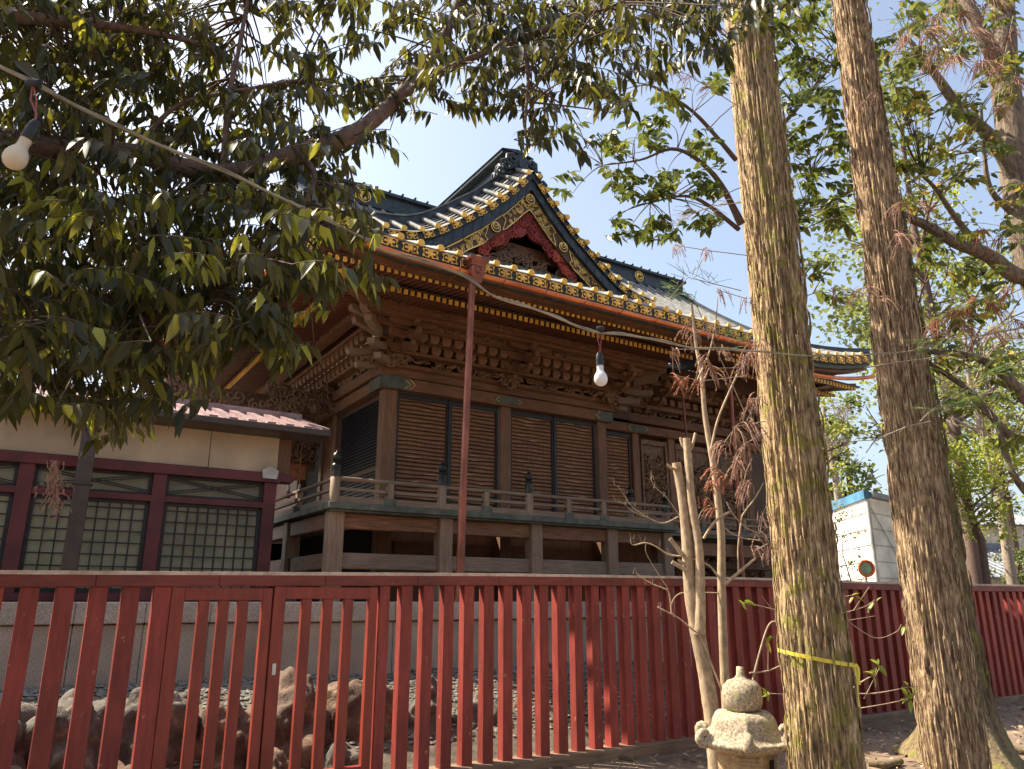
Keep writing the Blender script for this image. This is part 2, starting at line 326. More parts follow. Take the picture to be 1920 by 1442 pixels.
# left and right side slopes of the roof
mb = MB()
def side_z(t): return 6.50 + rise(t)
pp = []
for j in range(30):
    v = -2.7 + j * .5
    for i in range(5): t = i * .35; pp.append((-2.7 + t, max(v, -2.7 + t), side_z(t) + lift(-2.7 + t, max(v, -2.7 + t)) * (1 if v < -1 else 0)))
mb.add(pp, [(j * 5 + i, (j + 1) * 5 + i, (j + 1) * 5 + i + 1, j * 5 + i + 1) for j in range(29) for i in range(4)], 0, True)
for j in range(46):
    v = -2.6 + j * .325; pts = []
    for i in range(5):
        t = i * .35
        if -2.7 + t <= v: pts.append((-2.7 + t, v, side_z(t) + .035 + (lift(-2.7 + t, v) if v < -1 else 0)))
    if len(pts) > 1: mb.tube(pts, .055, 7, 0)
pts = [(11.1, -2.1 + j * .6, zf(11.1, -2.1 + (j * .6 if j == 0 else 0)) - (.1 if j else 0)) for j in range(12)]
vvv = []
for j in range(12):
    v = -2.1 + j * .6
    vvv += [(11.1, v, 6.5 + rise(.6) + (.35 if j == 0 else .2 * max(0, 1 - j / 3))), (10.1, v + 1, 6.5 + rise(1.8))]
mb.add(vvv, [(2 * j, 2 * j + 1, 2 * j + 3, 2 * j + 2)[::-1] for j in range(11)], 0, True)
# upper end faces of the main roof (gable ends under the ridge)
mb.build('side_roof', 'patina', hall)
# recess return where the eave steps back
mb = MB(); mb.box((6.16, -2.68, 6.2), (6.24, -2.1, 6.5), 0); mb.box((6.2, -2.2, 6.3), (6.3, 0, 6.52), 0); mb.build('eave_return', 'lacquer', hall)
# ridge of main roof
mb = MB()
mb.box((-1.6, 2.84, 10.05), (10.15, 3.16, 10.5), 0); mb.box((-1.65, 2.74, 10.5), (10.2, 3.26, 10.57), 1); mb.box((-1.6, 2.8, 10.12), (10.17, 2.836, 10.17), 1)
for i in range(37): mb.tube([(-1.5 + i * .32, 2.7, 10.585), (-1.5 + i * .32, 3.3, 10.585)], .03, 6, 1)
ridge = mb.build('roof_ridge', ['patina_dk', 'patina_dk'], hall)
def tomoe(mb, c, r, m=0, th=.03):
    """gold roundel of three swirling commas"""
    cu, cv, cz = c; N = 20
    ring = [(cu + r * math.cos(2 * math.pi * i / N), cv, cz + r * math.sin(2 * math.pi * i / N)) for i in range(N + 1)]
    mb.tube(ring, r * .09, 6, m, cap=False)
    for k in range(3):
        a = 2 * math.pi * k / 3 + .4; pts = []; rs = []
        for i in range(8):
            t = i / 7; g = a + t * 2.3; q = r * (.42 + .36 * t); pts.append((cu + q * math.cos(g), cv, cz + q * math.sin(g))); rs.append(r * (.27 * (1 - t) + .03))
        mb.tube(pts, rs, 7, m)
for uu in (.16, 8.4):
    mb = MB(); tomoe(mb, (uu, 2.80, 10.33), .15); mb.build('crest', 'goldm', hall)
# descending hip and gable-end trims on the right
mb = MB(); pts = []
for i in range(14):
    v = 3 - i * 5.1 / 13; uu = ur(v); pts.append((uu - .02, v, zf(uu, v) + .06))
for a, b in zip(pts[:-1], pts[1:]): mb.beam(a, b, .16, .16)
mb.tube(pts, .09, 7); mb.build('hip_ridge', 'patina_dk', hall)
mb = MB(); pts = [(ul(v) + .02, v, zf(ul(v), v) + .08) for v in np.linspace(-2.7, 3, 14)]
for a, b in zip(pts[:-1], pts[1:]): mb.beam(a, b, .18, .2)
mb.build('hip_ridge', 'patina_dk', hall)
# ---- eave edge: caps, plaques, fascia
mb = MB(); mb.tube([(0, -2.735, 0), (0, -2.70, 0)], .055, 16, sm=False); mb.tube([(0, -2.742, 0), (0, -2.735, 0)], .036, 12, sm=False); cap0 = mb.build('eave_tile_cap', 'gold', None, (0, 0, 0))
def plaque(w, h, vv=0):
    mb = MB()
    def el(x, z, a, b, th=.012): mb.prism([(x + a * math.cos(2 * math.pi * i / 12), z + b * math.sin(2 * math.pi * i / 12)) for i in range(12)], 'v', vv - th, vv, 0)
    el(0, 0, w * .17, h * .30, .014); el(0, h * .1, w * .08, h * .42, .018)
    for sx in (-1, 1):
        el(sx * w * .24, h * .02, w * .09, h * .15, .013)
        for sz in (-1, 1):
            mb.tube([(sx * w * (.24 + .2 * math.cos(g)), vv - .006, sz * h * (.2 + .26 * math.sin(g))) for g in (-.6, .2, 1., 1.8, 2.6)], h * .075, 5)
            el(sx * w * .45, sz * h * .34, w * .055, h * .15, .011); el(sx * w * .12, sz * h * .38, w * .06, h * .16, .012)
    return mb
pl0 = plaque(.26, .14).build('eave_plaque', 'gold', None, (0, 0, 0))
first = True
for (u, vst) in bats:
    c = put(cap0, hall, (u - 0, vst + 2.7, zf(u, vst) + .045 - 1.5))
    if u + .3 < 6.2 or vst > -2.5:
        if u + .16 < 11: put(pl0, hall, (u + .1625, vst - .005, zf(u + .16, vst) - .085 - 1.5))
bpy.data.objects.remove(cap0); bpy.data.objects.remove(pl0)
def eave_band(name, mt, voff0, voff1, zo0, zo1):
    for (ua, ub, vs) in ((-2.7, 6.2, -2.7), (6.25, 11.1, -2.1)):
        mb = MB(); q = np.linspace(ua, ub, 24)
        for a, b in zip(q[:-1], q[1:]):
            za, zb = zf(a, vs), zf(b, vs); mb.prism([(a, za + zo0), (b, zb + zo0), (b, zb + zo1), (a, za + zo1)], 'v', vs + voff0, vs + voff1)
        mb.build(name, mt, hall)
    mb = MB(); q = np.linspace(-2.7, 12, 20)
    for a, b in zip(q[:-1], q[1:]):
        la, lb = lift(-2.7, a), lift(-2.7, b)
        mb.prism([(a, 6.5 + zo0 + la), (b, 6.5 + zo0 + lb), (b, 6.5 + zo1 + lb), (a, 6.5 + zo1 + la)], 'u', -2.7 + voff0, -2.7 + voff1)
    mb.build(name, mt, hall)
eave_band('eave_fascia', 'lacquer', .0, .1, -.175, -.015)
eave_band('eave_underboard', 'patina_gn', .06, .3, -.27, -.178)
eave_band('eave_batten', 'wood_u', .14, .4, -.335, -.273)
# rafters
def rafter(v0, z0, v1, z1, w, h):
    mb = MB(); d = .02
    mb.beam((0, v0, z0), (0, v1, z1), w, h, 0); mb.beam((0, v1 + .008, z1 + .0), (0, v1 - .006, z1 - .001), w + .004, h + .004, 1); return mb
def rafter_row(name, v0, z0, v1, z1, w, h, ua, ub, st, dz=0, dv=0):
    src = rafter(v0, z0, v1, z1, w, h).build(name, ['rafter', 'gold'], None, (0, 0, 0)); u = ua
    while u < ub:
        put(src, hall, (u, dv, dz - 1.5)); u += st
    bpy.data.objects.remove(src)
rafter_row('base_rafter', -.9, 6.32, -1.85, 6.12, .06, .075, -1.82, 5.35, .112)
rafter_row('flying_rafter', -1.5, 6.33, -2.4, 6.155, .055, .07, -2.35, 6.1, .112)
mb = MB()
for j in range(44):
    for (va, za, vb, zb) in ((-.5, 6.45, -1.25, 6.27), (-.9, 6.48, -1.8, 6.31)):
        u = 6.4 + j * .112; u2 = u
        if u > 10.8: continue
        mb.beam((u, va, za), (u, vb, zb), .055, .07, 0); mb.beam((u, vb + .03, zb), (u, vb - .006, zb), .063, .078, 1)
o = mb.build('rear_wing_rafters', ['rafter', 'gold'], hall); o['kind'] = 'stuff'
mb = MB()
for j in range(100):   # side rows running back from the left corner
    v = -1.8 + j * .112
    mb.beam((-.7, v, 6.34), (-1.85, v, 6.10), .06, .075, 0, side=(0, 1, 0)); mb.beam((-1.82, v, 6.105), (-1.858, v, 6.1), .068, .083, 1, side=(0, 1, 0))
    mb.beam((-1.5, v, 6.32), (-2.4, v, 6.155), .055, .07, 0, side=(0, 1, 0)); mb.beam((-2.37, v, 6.16), (-2.408, v, 6.155), .063, .078, 1, side=(0, 1, 0))
o = mb.build('side_rafters', ['rafter', 'gold'], hall); o['kind'] = 'stuff'
mb = MB()   # soffit boards over the rafters, cross battens
mb.prism([(-2.42, 6.2), (-1.4, 6.40), (-.3, 6.55), (-.3, 6.58), (-1.4, 6.43), (-2.42, 6.235)], 'u', -2.4, 6.15)
mb.prism([(-1.87, 6.16), (-.3, 6.43), (-.3, 6.45), (-1.87, 6.19)], 'u', -1.86, 5.4)
mb.prism([(-2.42, 6.2), (-1.4, 6.40), (-.3, 6.55), (-.3, 6.58), (-1.4, 6.43), (-2.42, 6.235)], 'v', -2.35, 12)
mb.prism([(-1.87, 6.15), (-.3, 6.43), (-.3, 6.45), (-1.87, 6.18)], 'v', -1.8, 12)
mb.prism([(-1.8, 6.36), (-.2, 6.62), (-.2, 6.66), (-1.8, 6.40)], 'u', 6.2, 11.0)
mb.prism([(11.0, 6.5), (9.8, 6.3), (9.8, 6.26), (11.0, 6.45)], 'v', -1.7, 6)
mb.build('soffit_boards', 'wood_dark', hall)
mb = MB(); mb.beam((-1.86, -1.79, 6.19), (5.4, -1.79, 6.19), .05, .05); mb.beam((-2.42, -2.33, 6.225), (6.15, -2.33, 6.225), .06, .06)
mb.beam((-1.79, -1.8, 6.18), (-1.79, 12, 6.18), .05, .05); mb.build('eave_cross_batten', 'wood_u', hall)
# corner hip rafter with gold end
mb = MB(); mb.beam((-.5, -.5, 6.25), (-1.9, -1.9, 6.08), .15, .17, 0); mb.beam((-1.88, -1.88, 6.083), (-1.98, -1.98, 6.07), .17, .2, 1); mb.beam((-1.5, -1.5, 6.33), (-2.5, -2.5, 6.2), .13, .15, 0); mb.beam((-2.48, -2.48, 6.21), (-2.56, -2.56, 6.2), .15, .17, 1)
mb.build('hip_rafter', ['wood_u', 'gold'], hall)
# ---- gutter, hooks, rain head, downspout
mb = MB(); mb.tube([(u, -2.77, 6.235 + lift(u, -2.7) * .75) for u in np.linspace(-2.6, 6.1, 30)], .05, 10); 
mb.tube([(u, -2.17, zf(u, -2.1) - rise(.6) - .27) for u in np.linspace(6.3, 11.0, 14)], .045, 8); mb.tube([(-2.77, v, 6.235 + lift(-2.7, v) * .75) for v in np.linspace(-2.6, 11, 20)], .05, 8)
mb.build('gutter', 'copper', hall)
mb = MB()
for i in range(10):
    u = -1.2 + i * .78
    mb.tube([(u, -2.9, 6.34), (u, -2.89, 6.22), (u, -2.8, 6.17), (u, -2.5, 6.12), (u, -2.45, 6.16)], .01, 5)
mb.build('gutter_hooks', 'copper_dk', hall)
def rainhead(u, v, z):
    mb = MB()
    def fr(z0, z1, a, b): mb.add([(u - a, v - a * .7, z0), (u + a, v - a * .7, z0), (u + a, v + a * .7, z0), (u - a, v + a * .7, z0), (u - b, v - b * .7, z1), (u + b, v - b * .7, z1), (u + b, v + b * .7, z1), (u - b, v + b * .7, z1)], [(0, 3, 2, 1), (4, 5, 6, 7), (0, 1, 5, 4), (1, 2, 6, 5), (2, 3, 7, 6), (3, 0, 4, 7)])
    fr(z - .14, z, .07, .1); fr(z, z + .12, .105, .105); fr(z + .12, z + .16, .12, .12); fr(z + .16, z + .2, .125, .15); fr(z + .2, z + .24, .16, .17); fr(z + .24, z + .26, .155, .155)
    pts = [(u + .055 * math.cos(g), v - .085, z + .06 + .05 * math.sin(g)) for g in np.linspace(0, 6.28, 12)]; mb.tube(pts, .007, 5)
    return mb.build('rain_head', 'copper_dk', hall)
rainhead(-.13, -2.84, 6.2)
mb = MB(); mb.tube([(-.16, -2.78, 6.1), (-.2, -2.76, 4.5), (-.24, -2.75, 2.9)], .052, 12); mb.tube([(-.24, -2.75, 3.0), (-.26, -2.74, 1.5)], .058, 12); mb.build('downspout', 'copper_dk', hall)
mb = MB(); mb.tube([(7.05, -1.3, 6.3), (6.95, -1.3, 1.5)], .05, 10); mb.build('downspout', 'copper_dk', hall); 
mb = MB(); mb.tube([(5.6, -1.3, 5.9), (5.75, -1.3, 1.5)], .022, 8); mb.build('drain_chain', 'copper_dk', hall)
# ================================================================== front gable
gs = [0, .13, .33, .55, .8, 1.03, 1.29, 1.55, 1.81, 2.08, 2.38, 2.72, 3.05, 3.3]; gh = [9.74, 9.61, 9.37, 9.13, 8.9, 8.67, 8.48, 8.27, 8.08, 7.9, 7.75, 7.67, 7.63, 7.62]
def gz(s): return interp(gs, gh, abs(s))
def band(mb, s0, s1, o0, o1, v0, v1, m=0, sg=1, n=14, f=None):
    q = np.linspace(s0, s1, n)
    for a, b in zip(q[:-1], q[1:]):
        A0, A1 = (o0, o0) if not f else (f(a)[0], f(b)[0]); B0, B1 = (o1, o1) if not f else (f(a)[1], f(b)[1])
        P = [(UC + sg * a, gz(a) - A0), (UC + sg * b, gz(b) - A1), (UC + sg * b, gz(b) - B1), (UC + sg * a, gz(a) - B0)]
        mb.prism(P, 'v', v0, v1, m)
mb = MB(); RS = .66
for sg in (-1, 1):
    q = np.linspace(0, 3.1, 30)
    for a, b in zip(q[:-1], q[1:]):
        P = [(UC + sg * a, -1.0, gz(a) - .06), (UC + sg * b, -1.0, gz(b) - .06), (UC + sg * b, -.4, gz(b) - .06 + .6 * RS), (UC + sg * a, -.4, gz(a) - .06 + .6 * RS)]
        mb.add(P, [(0, 1, 2, 3)]); mb.add([P[3], P[2], (UC + sg * b, 3.0, gz(b) + .3), (UC + sg * a, 3.0, gz(a) + .3)], [(0, 1, 2, 3)])
    for s in gs[1:13]:
        pts = []; rs = []
        for i in range(4): v = -1.0 + i * .15; pts += [(UC + sg * s, v, gz(s) - .01 + RS * (v + 1)), (UC + sg * s, v + .14, gz(s) - .01 + RS * (v + 1.14))]; rs += [.05, .044]
        mb.tube(pts, rs, 9, 0)
    for j in range(1, 5):
        v = -1.0 + j * .12; q = np.linspace(.05, 3.05, 14)
        for a, b in zip(q[:-1], q[1:]): mb.beam((UC + sg * a, v, gz(a) - .052 + RS * (v + 1)), (UC + sg * b, v, gz(b) - .052 + RS * (v + 1)), .022, .02, 1)
mb.build('gable_roof', ['patina', 'patina_dk'], hall)
for sg in (-1, 1):
    mb = MB(); band(mb, .3, 3.0, -.50, -.3, -.42, -.2, 0, sg, 24); band(mb, .28, 3.05, -.53, -.50, -.45, -.17, 1, sg, 24)
    if sg > 0:
        for i in range(13): s = .4 + i * .2; mb.tube([(UC + sg * s, -.46, gz(s) + .46), (UC + sg * (s + .15), -.46, gz(s + .15) + .46)], .07, 8, 1)
    mb.build('verge_ridge', ['patina_dk', 'patina'], hall)
mb = MB(); cap0 = MB().tube([(0, -.035, 0), (0, 0, 0)], .053, 14, sm=False).build('gable_tile_cap', 'gold', None, (0, 0, 0))
for sg in (-1, 1):
    for s in gs[1:13]: put(cap0, hall, (UC + sg * s, -1.0, gz(s) - .01 - 1.5))
bpy.data.objects.remove(cap0)
pq = plaque(.22, .125).build('gable_plaque', 'gold', None, (0, 0, 0))
for sg in (-1, 1):
    for a, b in zip(gs[1:12], gs[2:13]):
        s = (a + b) / 2; c = put(pq, hall, (UC + sg * s, -.975, gz(s) - .125 - 1.5)); c.rotation_euler = (0, -math.atan2((gz(b) - gz(a)) * sg, b - a), 0)
bpy.data.objects.remove(pq)
mb = MB()
for sg in (-1, 1):
    band(mb, 0, 3.1, .07, .215, -.97, -.85, 1, sg); band(mb, 0, 3.05, .217, .44, -.93, -.6, 0, sg)
    for i in range(15): s = .1 + i * .2; mb.beam((UC + sg * s, -.934, gz(s) - .22), (UC + sg * (s + .03), -.934, gz(s) - .44), .006, .012, 1, side=(0, 1, 0))
mb.build('gable_edge_boards', ['patina_dk', 'lacquer'], hall)
bargef = lambda s: (.46, .85 - .07 * min(s, 1.5))
mb = MB()
for sg in (-1, 1): band(mb, 0, 2.9, 0, 0, -.84, -.74, 0, sg, f=bargef); band(mb, .55, 2.9, .452, .475, -.846, -.83, 1, sg)
mb.build('bargeboard', ['wood_dark', 'goldm'], hall)
def openwork(mb, s0, s1, sg, v, t0=.03, t1=.03):
    """pierced gold fitting over the bargeboard between s0 and s1"""
    f = lambda s: (bargef(s)[0] + .005, bargef(s)[1] - .0)
    ft = lambda s: (f(s)[0], f(s)[0] + .02); fb = lambda s: (f(s)[1] - .022, f(s)[1] + .004)
    band(mb, s0, s1, 0, 0, v, v + .012, 0, sg, f=ft); band(mb, s0, s1, 0, 0, v, v + .012, 0, sg, f=fb)
    n = int((s1 - s0) * 90)
    for i in range(n):
        s = random.uniform(s0, s1); a, b = f(s); z = gz(s) - random.uniform(a + .03, b - .03)
        curl(mb, (UC + sg * s, v, z), (1, 0, 0), (0, 0, 1), (0, -1, 0), random.uniform(.028, .045), 0, 1.1, .2, 4)
    for e in (s0, s1):
        if e < .05: continue
        a, b = f(e); d = .1 if e == s1 else -.1
        m_ = (a + b) / 2; pr = [(UC + sg * e, gz(e) - a), (UC + sg * (e + d), gz(e + d) - a - .03), (UC + sg * (e + d * .35), gz(e) - m_), (UC + sg * (e + d), gz(e + d) - b + .03), (UC + sg * e, gz(e) - b)]
        for p, q in zip(pr[:-1], pr[1:]): mb.tube([(p[0], v, p[1]), (q[0], v, q[1])], .011, 5)
for sg in (-1, 1):
    mb = MB(); openwork(mb, 0.0, .52, sg, -.855); mb.build('gold_fitting', 'goldm', hall)
    mb = MB(); openwork(mb, 1.05, 1.8, sg, -.855); mb.build('gold_fitting', 'goldm', hall)
def moonring(u, z, v, r):
    mb = MB(); mb.disc((u, v + .01, z), r, 'v', .02, 20, 1)
    for q, dz in ((1, 0), (.66, .3), (.36, .56)):
        mb.tube([(u + r * q * math.cos(g), v - .005, z + r * dz + r * q * math.sin(g)) for g in np.linspace(0, 6.2832, 18)], .012, 5, 0, cap=False)
    return mb.build('moon_crest', ['goldm', 'lacquer'], hall)
moonring(UC, gz(0) - .62, -.87, .1)
for sg in (-1, 1): moonring(UC + sg * .79, gz(.79) - .62, -.87, .1)
# red gegyo carving under the bargeboards
mb = MB()
gf = lambda s: (.82, 1.30 + .06 * math.sin(s * 13) - .45 * s)
for sg in (-1, 1):
    band(mb, 0, .55, 0, 0, -.76, -.7, 0, sg, 16, f=gf)
    for i in range(34):
        s = random.uniform(0, .58); a, b = gf(s); curl(mb, (UC + sg * s, -.77, gz(s) - random.uniform(a + .02, b)), (1, 0, 0), (0, 0, 1), (0, -1, 0), random.uniform(.045, .085), 0, 1.1, .3, 5)
    g2 = lambda s: (.76, .92 + .12 * math.sin((s - .6) * 3.14 / .5) + .03 * math.sin(s * 22))
    band(mb, .6, 1.1, 0, 0, -.76, -.7, 1, sg, 14, f=g2)
    for i in range(26):
        s = random.uniform(.6, 1.12); a, b = g2(s); curl(mb, (UC + sg * s, -.77, gz(s) - random.uniform(a + .03, b)), (1, 0, 0), (0, 0, 1), (0, -1, 0), random.uniform(.05, .09), 1, 1.1, .32, 5)
M['redcarve2'] = mat('orange_red_carving', (.46, .08, .04), (.25, .03, .025), 12, rough=.6, bump=.3)
mb.build('gable_pendant', ['redcarve', 'redcarve2'], hall)
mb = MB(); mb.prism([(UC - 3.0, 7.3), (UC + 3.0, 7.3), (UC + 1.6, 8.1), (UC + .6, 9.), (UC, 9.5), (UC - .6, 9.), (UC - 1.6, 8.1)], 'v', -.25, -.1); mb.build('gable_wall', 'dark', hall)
mb = MB(); mb.box((UC - 2.9, -.95, 7.36), (UC + 2.9, -.3, 7.48)); mb.box((UC - 2.5, -.8, 7.48), (UC + 2.5, -.3, 7.66)); mb.build('gable_base', 'patina_gn', hall)
mb = MB(); mb.prism([(UC - 1.05, 8.0), (UC + 1.05, 8.0), (UC + .95, 8.22), (UC + .5, 8.26), (UC - .5, 8.26), (UC - .95, 8.22)], 'v', -.52, -.35); carve(mb, (UC - .9, -.53, 8.02), (1.8, 0, 0), (0, 0, .2), (0, -1, 0), 12, .06)
mb.build('gable_beam', 'wood_u', hall)
mb = MB(); carve(mb, (UC - 1.35, -.62, 7.68), (2.7, 0, 0), (0, 0, .33), (0, -1, 0), 90, .09); mb.box((UC - 1.2, -.58, 7.66), (UC + 1.2, -.4, 7.8)); mb.build('gable_carving', 'carved', hall)
# gable ridge and demon tile
mb = MB(); mb.box((UC - .2, -.3, 9.55), (UC + .2, 3, 10.3)); mb.box((UC - .36, -.4, 10.3), (UC + .36, 3, 10.37)); mb.prism([(UC - .39, 10.37), (UC + .39, 10.37), (UC, 10.46)], 'v', -.45, 3)
mb.build('gable_ridge', 'patina_dk', hall)
mb = MB()
mb.prism([(UC - .4, 9.75), (UC - .38, 9.95), (UC - .28, 10.15), (UC, 10.3), (UC + .28, 10.15), (UC + .38, 9.95), (UC + .4, 9.75)], 'v', -.55, -.4)
for sg in (-1, 1):
    for (du, z, r) in ((.24, 10.08, .14), (.38, 9.9, .14), (.5, 9.72, .12), (.14, 9.92, .11)):
        curl(mb, (UC + sg * du, -.58, z), (1, 0, 0), (0, 0, 1), (0, -1, 0), r, 0, 1.6, .3, 7, sg); curl(mb, (UC + sg * (du + .03), -.3, z), (0, 1, 0), (0, 0, 1), (1, 0, 0), r, 0, 1.4, .3, 7, sg)
mb.disc((UC, -.6, 10.0), .11, 'v', .1, 14); mb.build('demon_tile', 'patina_dk', hall)
# ================================================================== hall body
def part(name, mt, fn, bevel=0, parent=None):
    mb = MB(); fn(mb); return mb.build(name, mt, parent or hall, bevel=bevel)
for (a, b) in ((-.32, -.06), (2.07, 2.30), (4.42, 4.65)):
    part('pillar', 'wood_z', lambda m: m.box((a, -.02, 2.8), (b, .22, 5.1)), .015)
    part('underfloor_pillar', 'wood_z', lambda m: m.box((a, -.02, 1.4), (b, .22, 2.78)), .015)
for a in (5.78, 6.85, 8.3, 9.4): part('pillar', 'wood_z', lambda m: m.box((a, .45, 2.8), (a + .2, .65, 5.15)), .012)
for v in (2.35, 4.6, 6.9): part('pillar', 'wood_z', lambda m: m.box((-.32, v, 2.8), (-.06, v + .22, 5.1)), .012)
part('tie_beam', 'wood_u', lambda m: m.box((-.4, -.10, 5.07), (4.75, .2, 5.29)), .012)
part('tie_beam', 'wood_u', lambda m: m.box((4.76, .38, 5.07), (10, .6, 5.27)), .012)
part('tie_beam', 'wood_v', lambda m: m.box((-.40, -.08, 5.075), (-.1, 9, 5.285)), .012)
part('upper_beam', 'wood_u', lambda m: (m.box((-.45, -.13, 5.30), (4.8, .2, 5.44)), m.prism([(-.13, 5.44), (-.19, 5.47), (-.19, 5.53), (0, 5.53), (0, 5.44)], 'u', -.45, 4.8)), .01)
part('upper_beam', 'wood_v', lambda m: m.box((-.46, -.05, 5.31), (-.05, 9, 5.5)), .01)
part('upper_beam', 'wood_u', lambda m: m.box((4.85, .3, 5.3), (10, .6, 5.5)), .01)
# wall core behind everything
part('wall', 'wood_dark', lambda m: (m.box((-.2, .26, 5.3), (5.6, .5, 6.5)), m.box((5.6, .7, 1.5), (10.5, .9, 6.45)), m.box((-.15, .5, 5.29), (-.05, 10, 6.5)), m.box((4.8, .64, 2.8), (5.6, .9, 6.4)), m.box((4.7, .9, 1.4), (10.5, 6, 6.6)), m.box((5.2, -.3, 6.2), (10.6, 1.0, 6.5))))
part('under_wall', 'board', lambda m: [m.box((-.05 + i * .235, .30 + (i % 3) * .004, 1.4), (-.05 + i * .235 + .231, .34 + (i % 3) * .004, 2.8)) for i in range(26)])
part('under_rail', 'wood_u', lambda m: (m.box((0.1, .24, 2.28), (4.9, .295, 2.48)), m.box((0.1, .22, 2.7), (4.9, .295, 2.79))), .006)
# shutters: weathered horizontal slats in black frames
def shutter(u0, u1, v, z0, z1, n=27):
    f = part('shutter', 'lattice', lambda m: (m.box((u0, v, z0), (u0 + .045, v + .05, z1)), m.box((u1 - .045, v, z0), (u1, v + .05, z1)), m.box((u0 + .045, v, z0), (u1 - .045, v + .05, z0 + .06)), m.box((u0 + .045, v, z1 - .09), (u1 - .045, v + .05, z1))))
    mb = MB(); nc = 5
    for j in range(nc):
        a = u0 + .04 + (u1 - u0 - .08) * j / nc; b = u0 + .04 + (u1 - u0 - .08) * (j + 1) / nc
        mb.box((a + .001, v + .035 + .003 * (j % 2), z0 + .03), (b - .001, v + .06, z1 - .03))
    mb.build('back_board', 'shutter_board', f); mb = MB()
    for i in range(n):
        z = z0 + .1 + (z1 - z0 - .2) * (i + .5) / n; pts = []
        ph = random.uniform(0, 6); am = random.choice((0, .003, .006, .01))
        for j in range(9): t = j / 8; pts.append((lerp(u0 + .045, u1 - .045, t), v + .012 + random.uniform(-.003, .003), z + am * math.sin(ph + t * 7)))
        mb.tube(pts, random.uniform(.008, .012), 5)
        if random.random() < .45:
            a = random.uniform(.05, .6); L = random.uniform(.15, .42); pp = []
            for j in range(5): t = a + min(L, .93 - a) * j / 4; pp.append((lerp(u0 + .045, u1 - .045, t), v - .008, z + .012 + am * math.sin(ph + t * 7)))
            mb.tube(pp, [.003, .008, .010, .008, .003], 5, 1)
    mb.build('slats', ['bar_brown', 'strip'], f)
M['shutter_board'] = mat('shutter_board', (.34, .16, .075), (.16, .07, .032), 9, (7, 7, .6), **WD)
M['bar_brown'] = mat('slat_brown', (.06, .036, .025), (.022, .015, .012), 5, (1, 6, 6), rough=.7, bump=.2)
M['strip'] = mat('pale_wood', (.6, .45, .3), (.38, .26, .16), 12, (.5, 5, 5), rough=.7)  # thin strips much paler than the slats and boards
for (a, b) in ((-.04, 1.0), (1.02, 2.05), (2.32, 3.36), (3.38, 4.40)): shutter(a, b, .06, 2.92, 5.06)
shutter(4.95, 5.75, .5, 2.95, 5.05, 25)
part('mullion', 'lattice', lambda m: (m.box((.985, .04, 2.9), (1.03, .1, 5.07)), m.box((3.35, .04, 2.9), (3.395, .1, 5.07))))
# side lattice doors
def latdoor(v0, v1, u, z0, z1):
    f = part('lattice_door', 'wood_dark', lambda m: (m.box((u - .05, v0, z0), (u, v0 + .06, z1)), m.box((u - .05, v1 - .06, z0), (u, v1, z1)), m.box((u - .045, v0, z1 - .07), (u, v1, z1)), m.box((u - .045, v0, z0), (u, v1, z0 + .06)), m.box((u - .045, v0, z0 + .8), (u, v1, z0 + .87))))
    mb = MB(); n = int((v1 - v0) / .06)
    for i in range(n): v = v0 + .06 + i * .06; mb.box((u - .035, v, z0), (u - .012, v + .016, z1))
    for i in range(int((z1 - z0) / .06)): z = z0 + .03 + i * .06; mb.box((u - .042, v0, z), (u - .036, v1, z + .018))
    mb.build('lattice', 'lattice', f); part('back_panel', 'dark', lambda m: m.box((u - .008, v0, z0), (u + .02, v1, z1)), 0, f)
latdoor(.24, 2.32, -.18, 2.9, 5.06)
part('side_panel', 'wood_v', lambda m: (m.box((-.2, 2.6, 2.85), (-.14, 3.3, 5.07)), m.box((-.24, 3.3, 2.85), (-.14, 3.45, 5.07)), m.box((-.2, 4.9, 2.85), (-.14, 9, 5.07))))
part('side_panel', 'dark', lambda m: m.box((-.16, 3.45, 2.85), (-.1, 4.6, 5.07)))
# carved panels of the rear wing
for (a, b) in ((6.03, 6.82), (7.08, 8.25), (8.52, 9.38)):
    part('carved_panel', 'carved', lambda m: (m.box((a, .52, 3.2), (b, .6, 4.95)), m.box((a, .46, 4.86), (b, .52, 4.97)), m.box((a, .46, 3.1), (b, .52, 3.2)), m.box((a, .46, 3.2), (a + .06, .52, 4.86)), m.box((b - .06, .46, 3.2), (b, .52, 4.86)), carve(m, (a + .1, .5, 3.25), (b - a - .2, 0, 0), (0, 0, 1.5), (0, -1, 0), 70, .1)))
part('under_carving', 'carved', lambda m: (m.box((6.0, .5, 1.6), (10, .6, 2.8)), m.box((5.8, .3, 2.2), (10, .5, 2.35)), carve(m, (6, .48, 1.7), (3.8, 0, 0), (0, 0, .9), (0, -1, 0), 110, .12)))
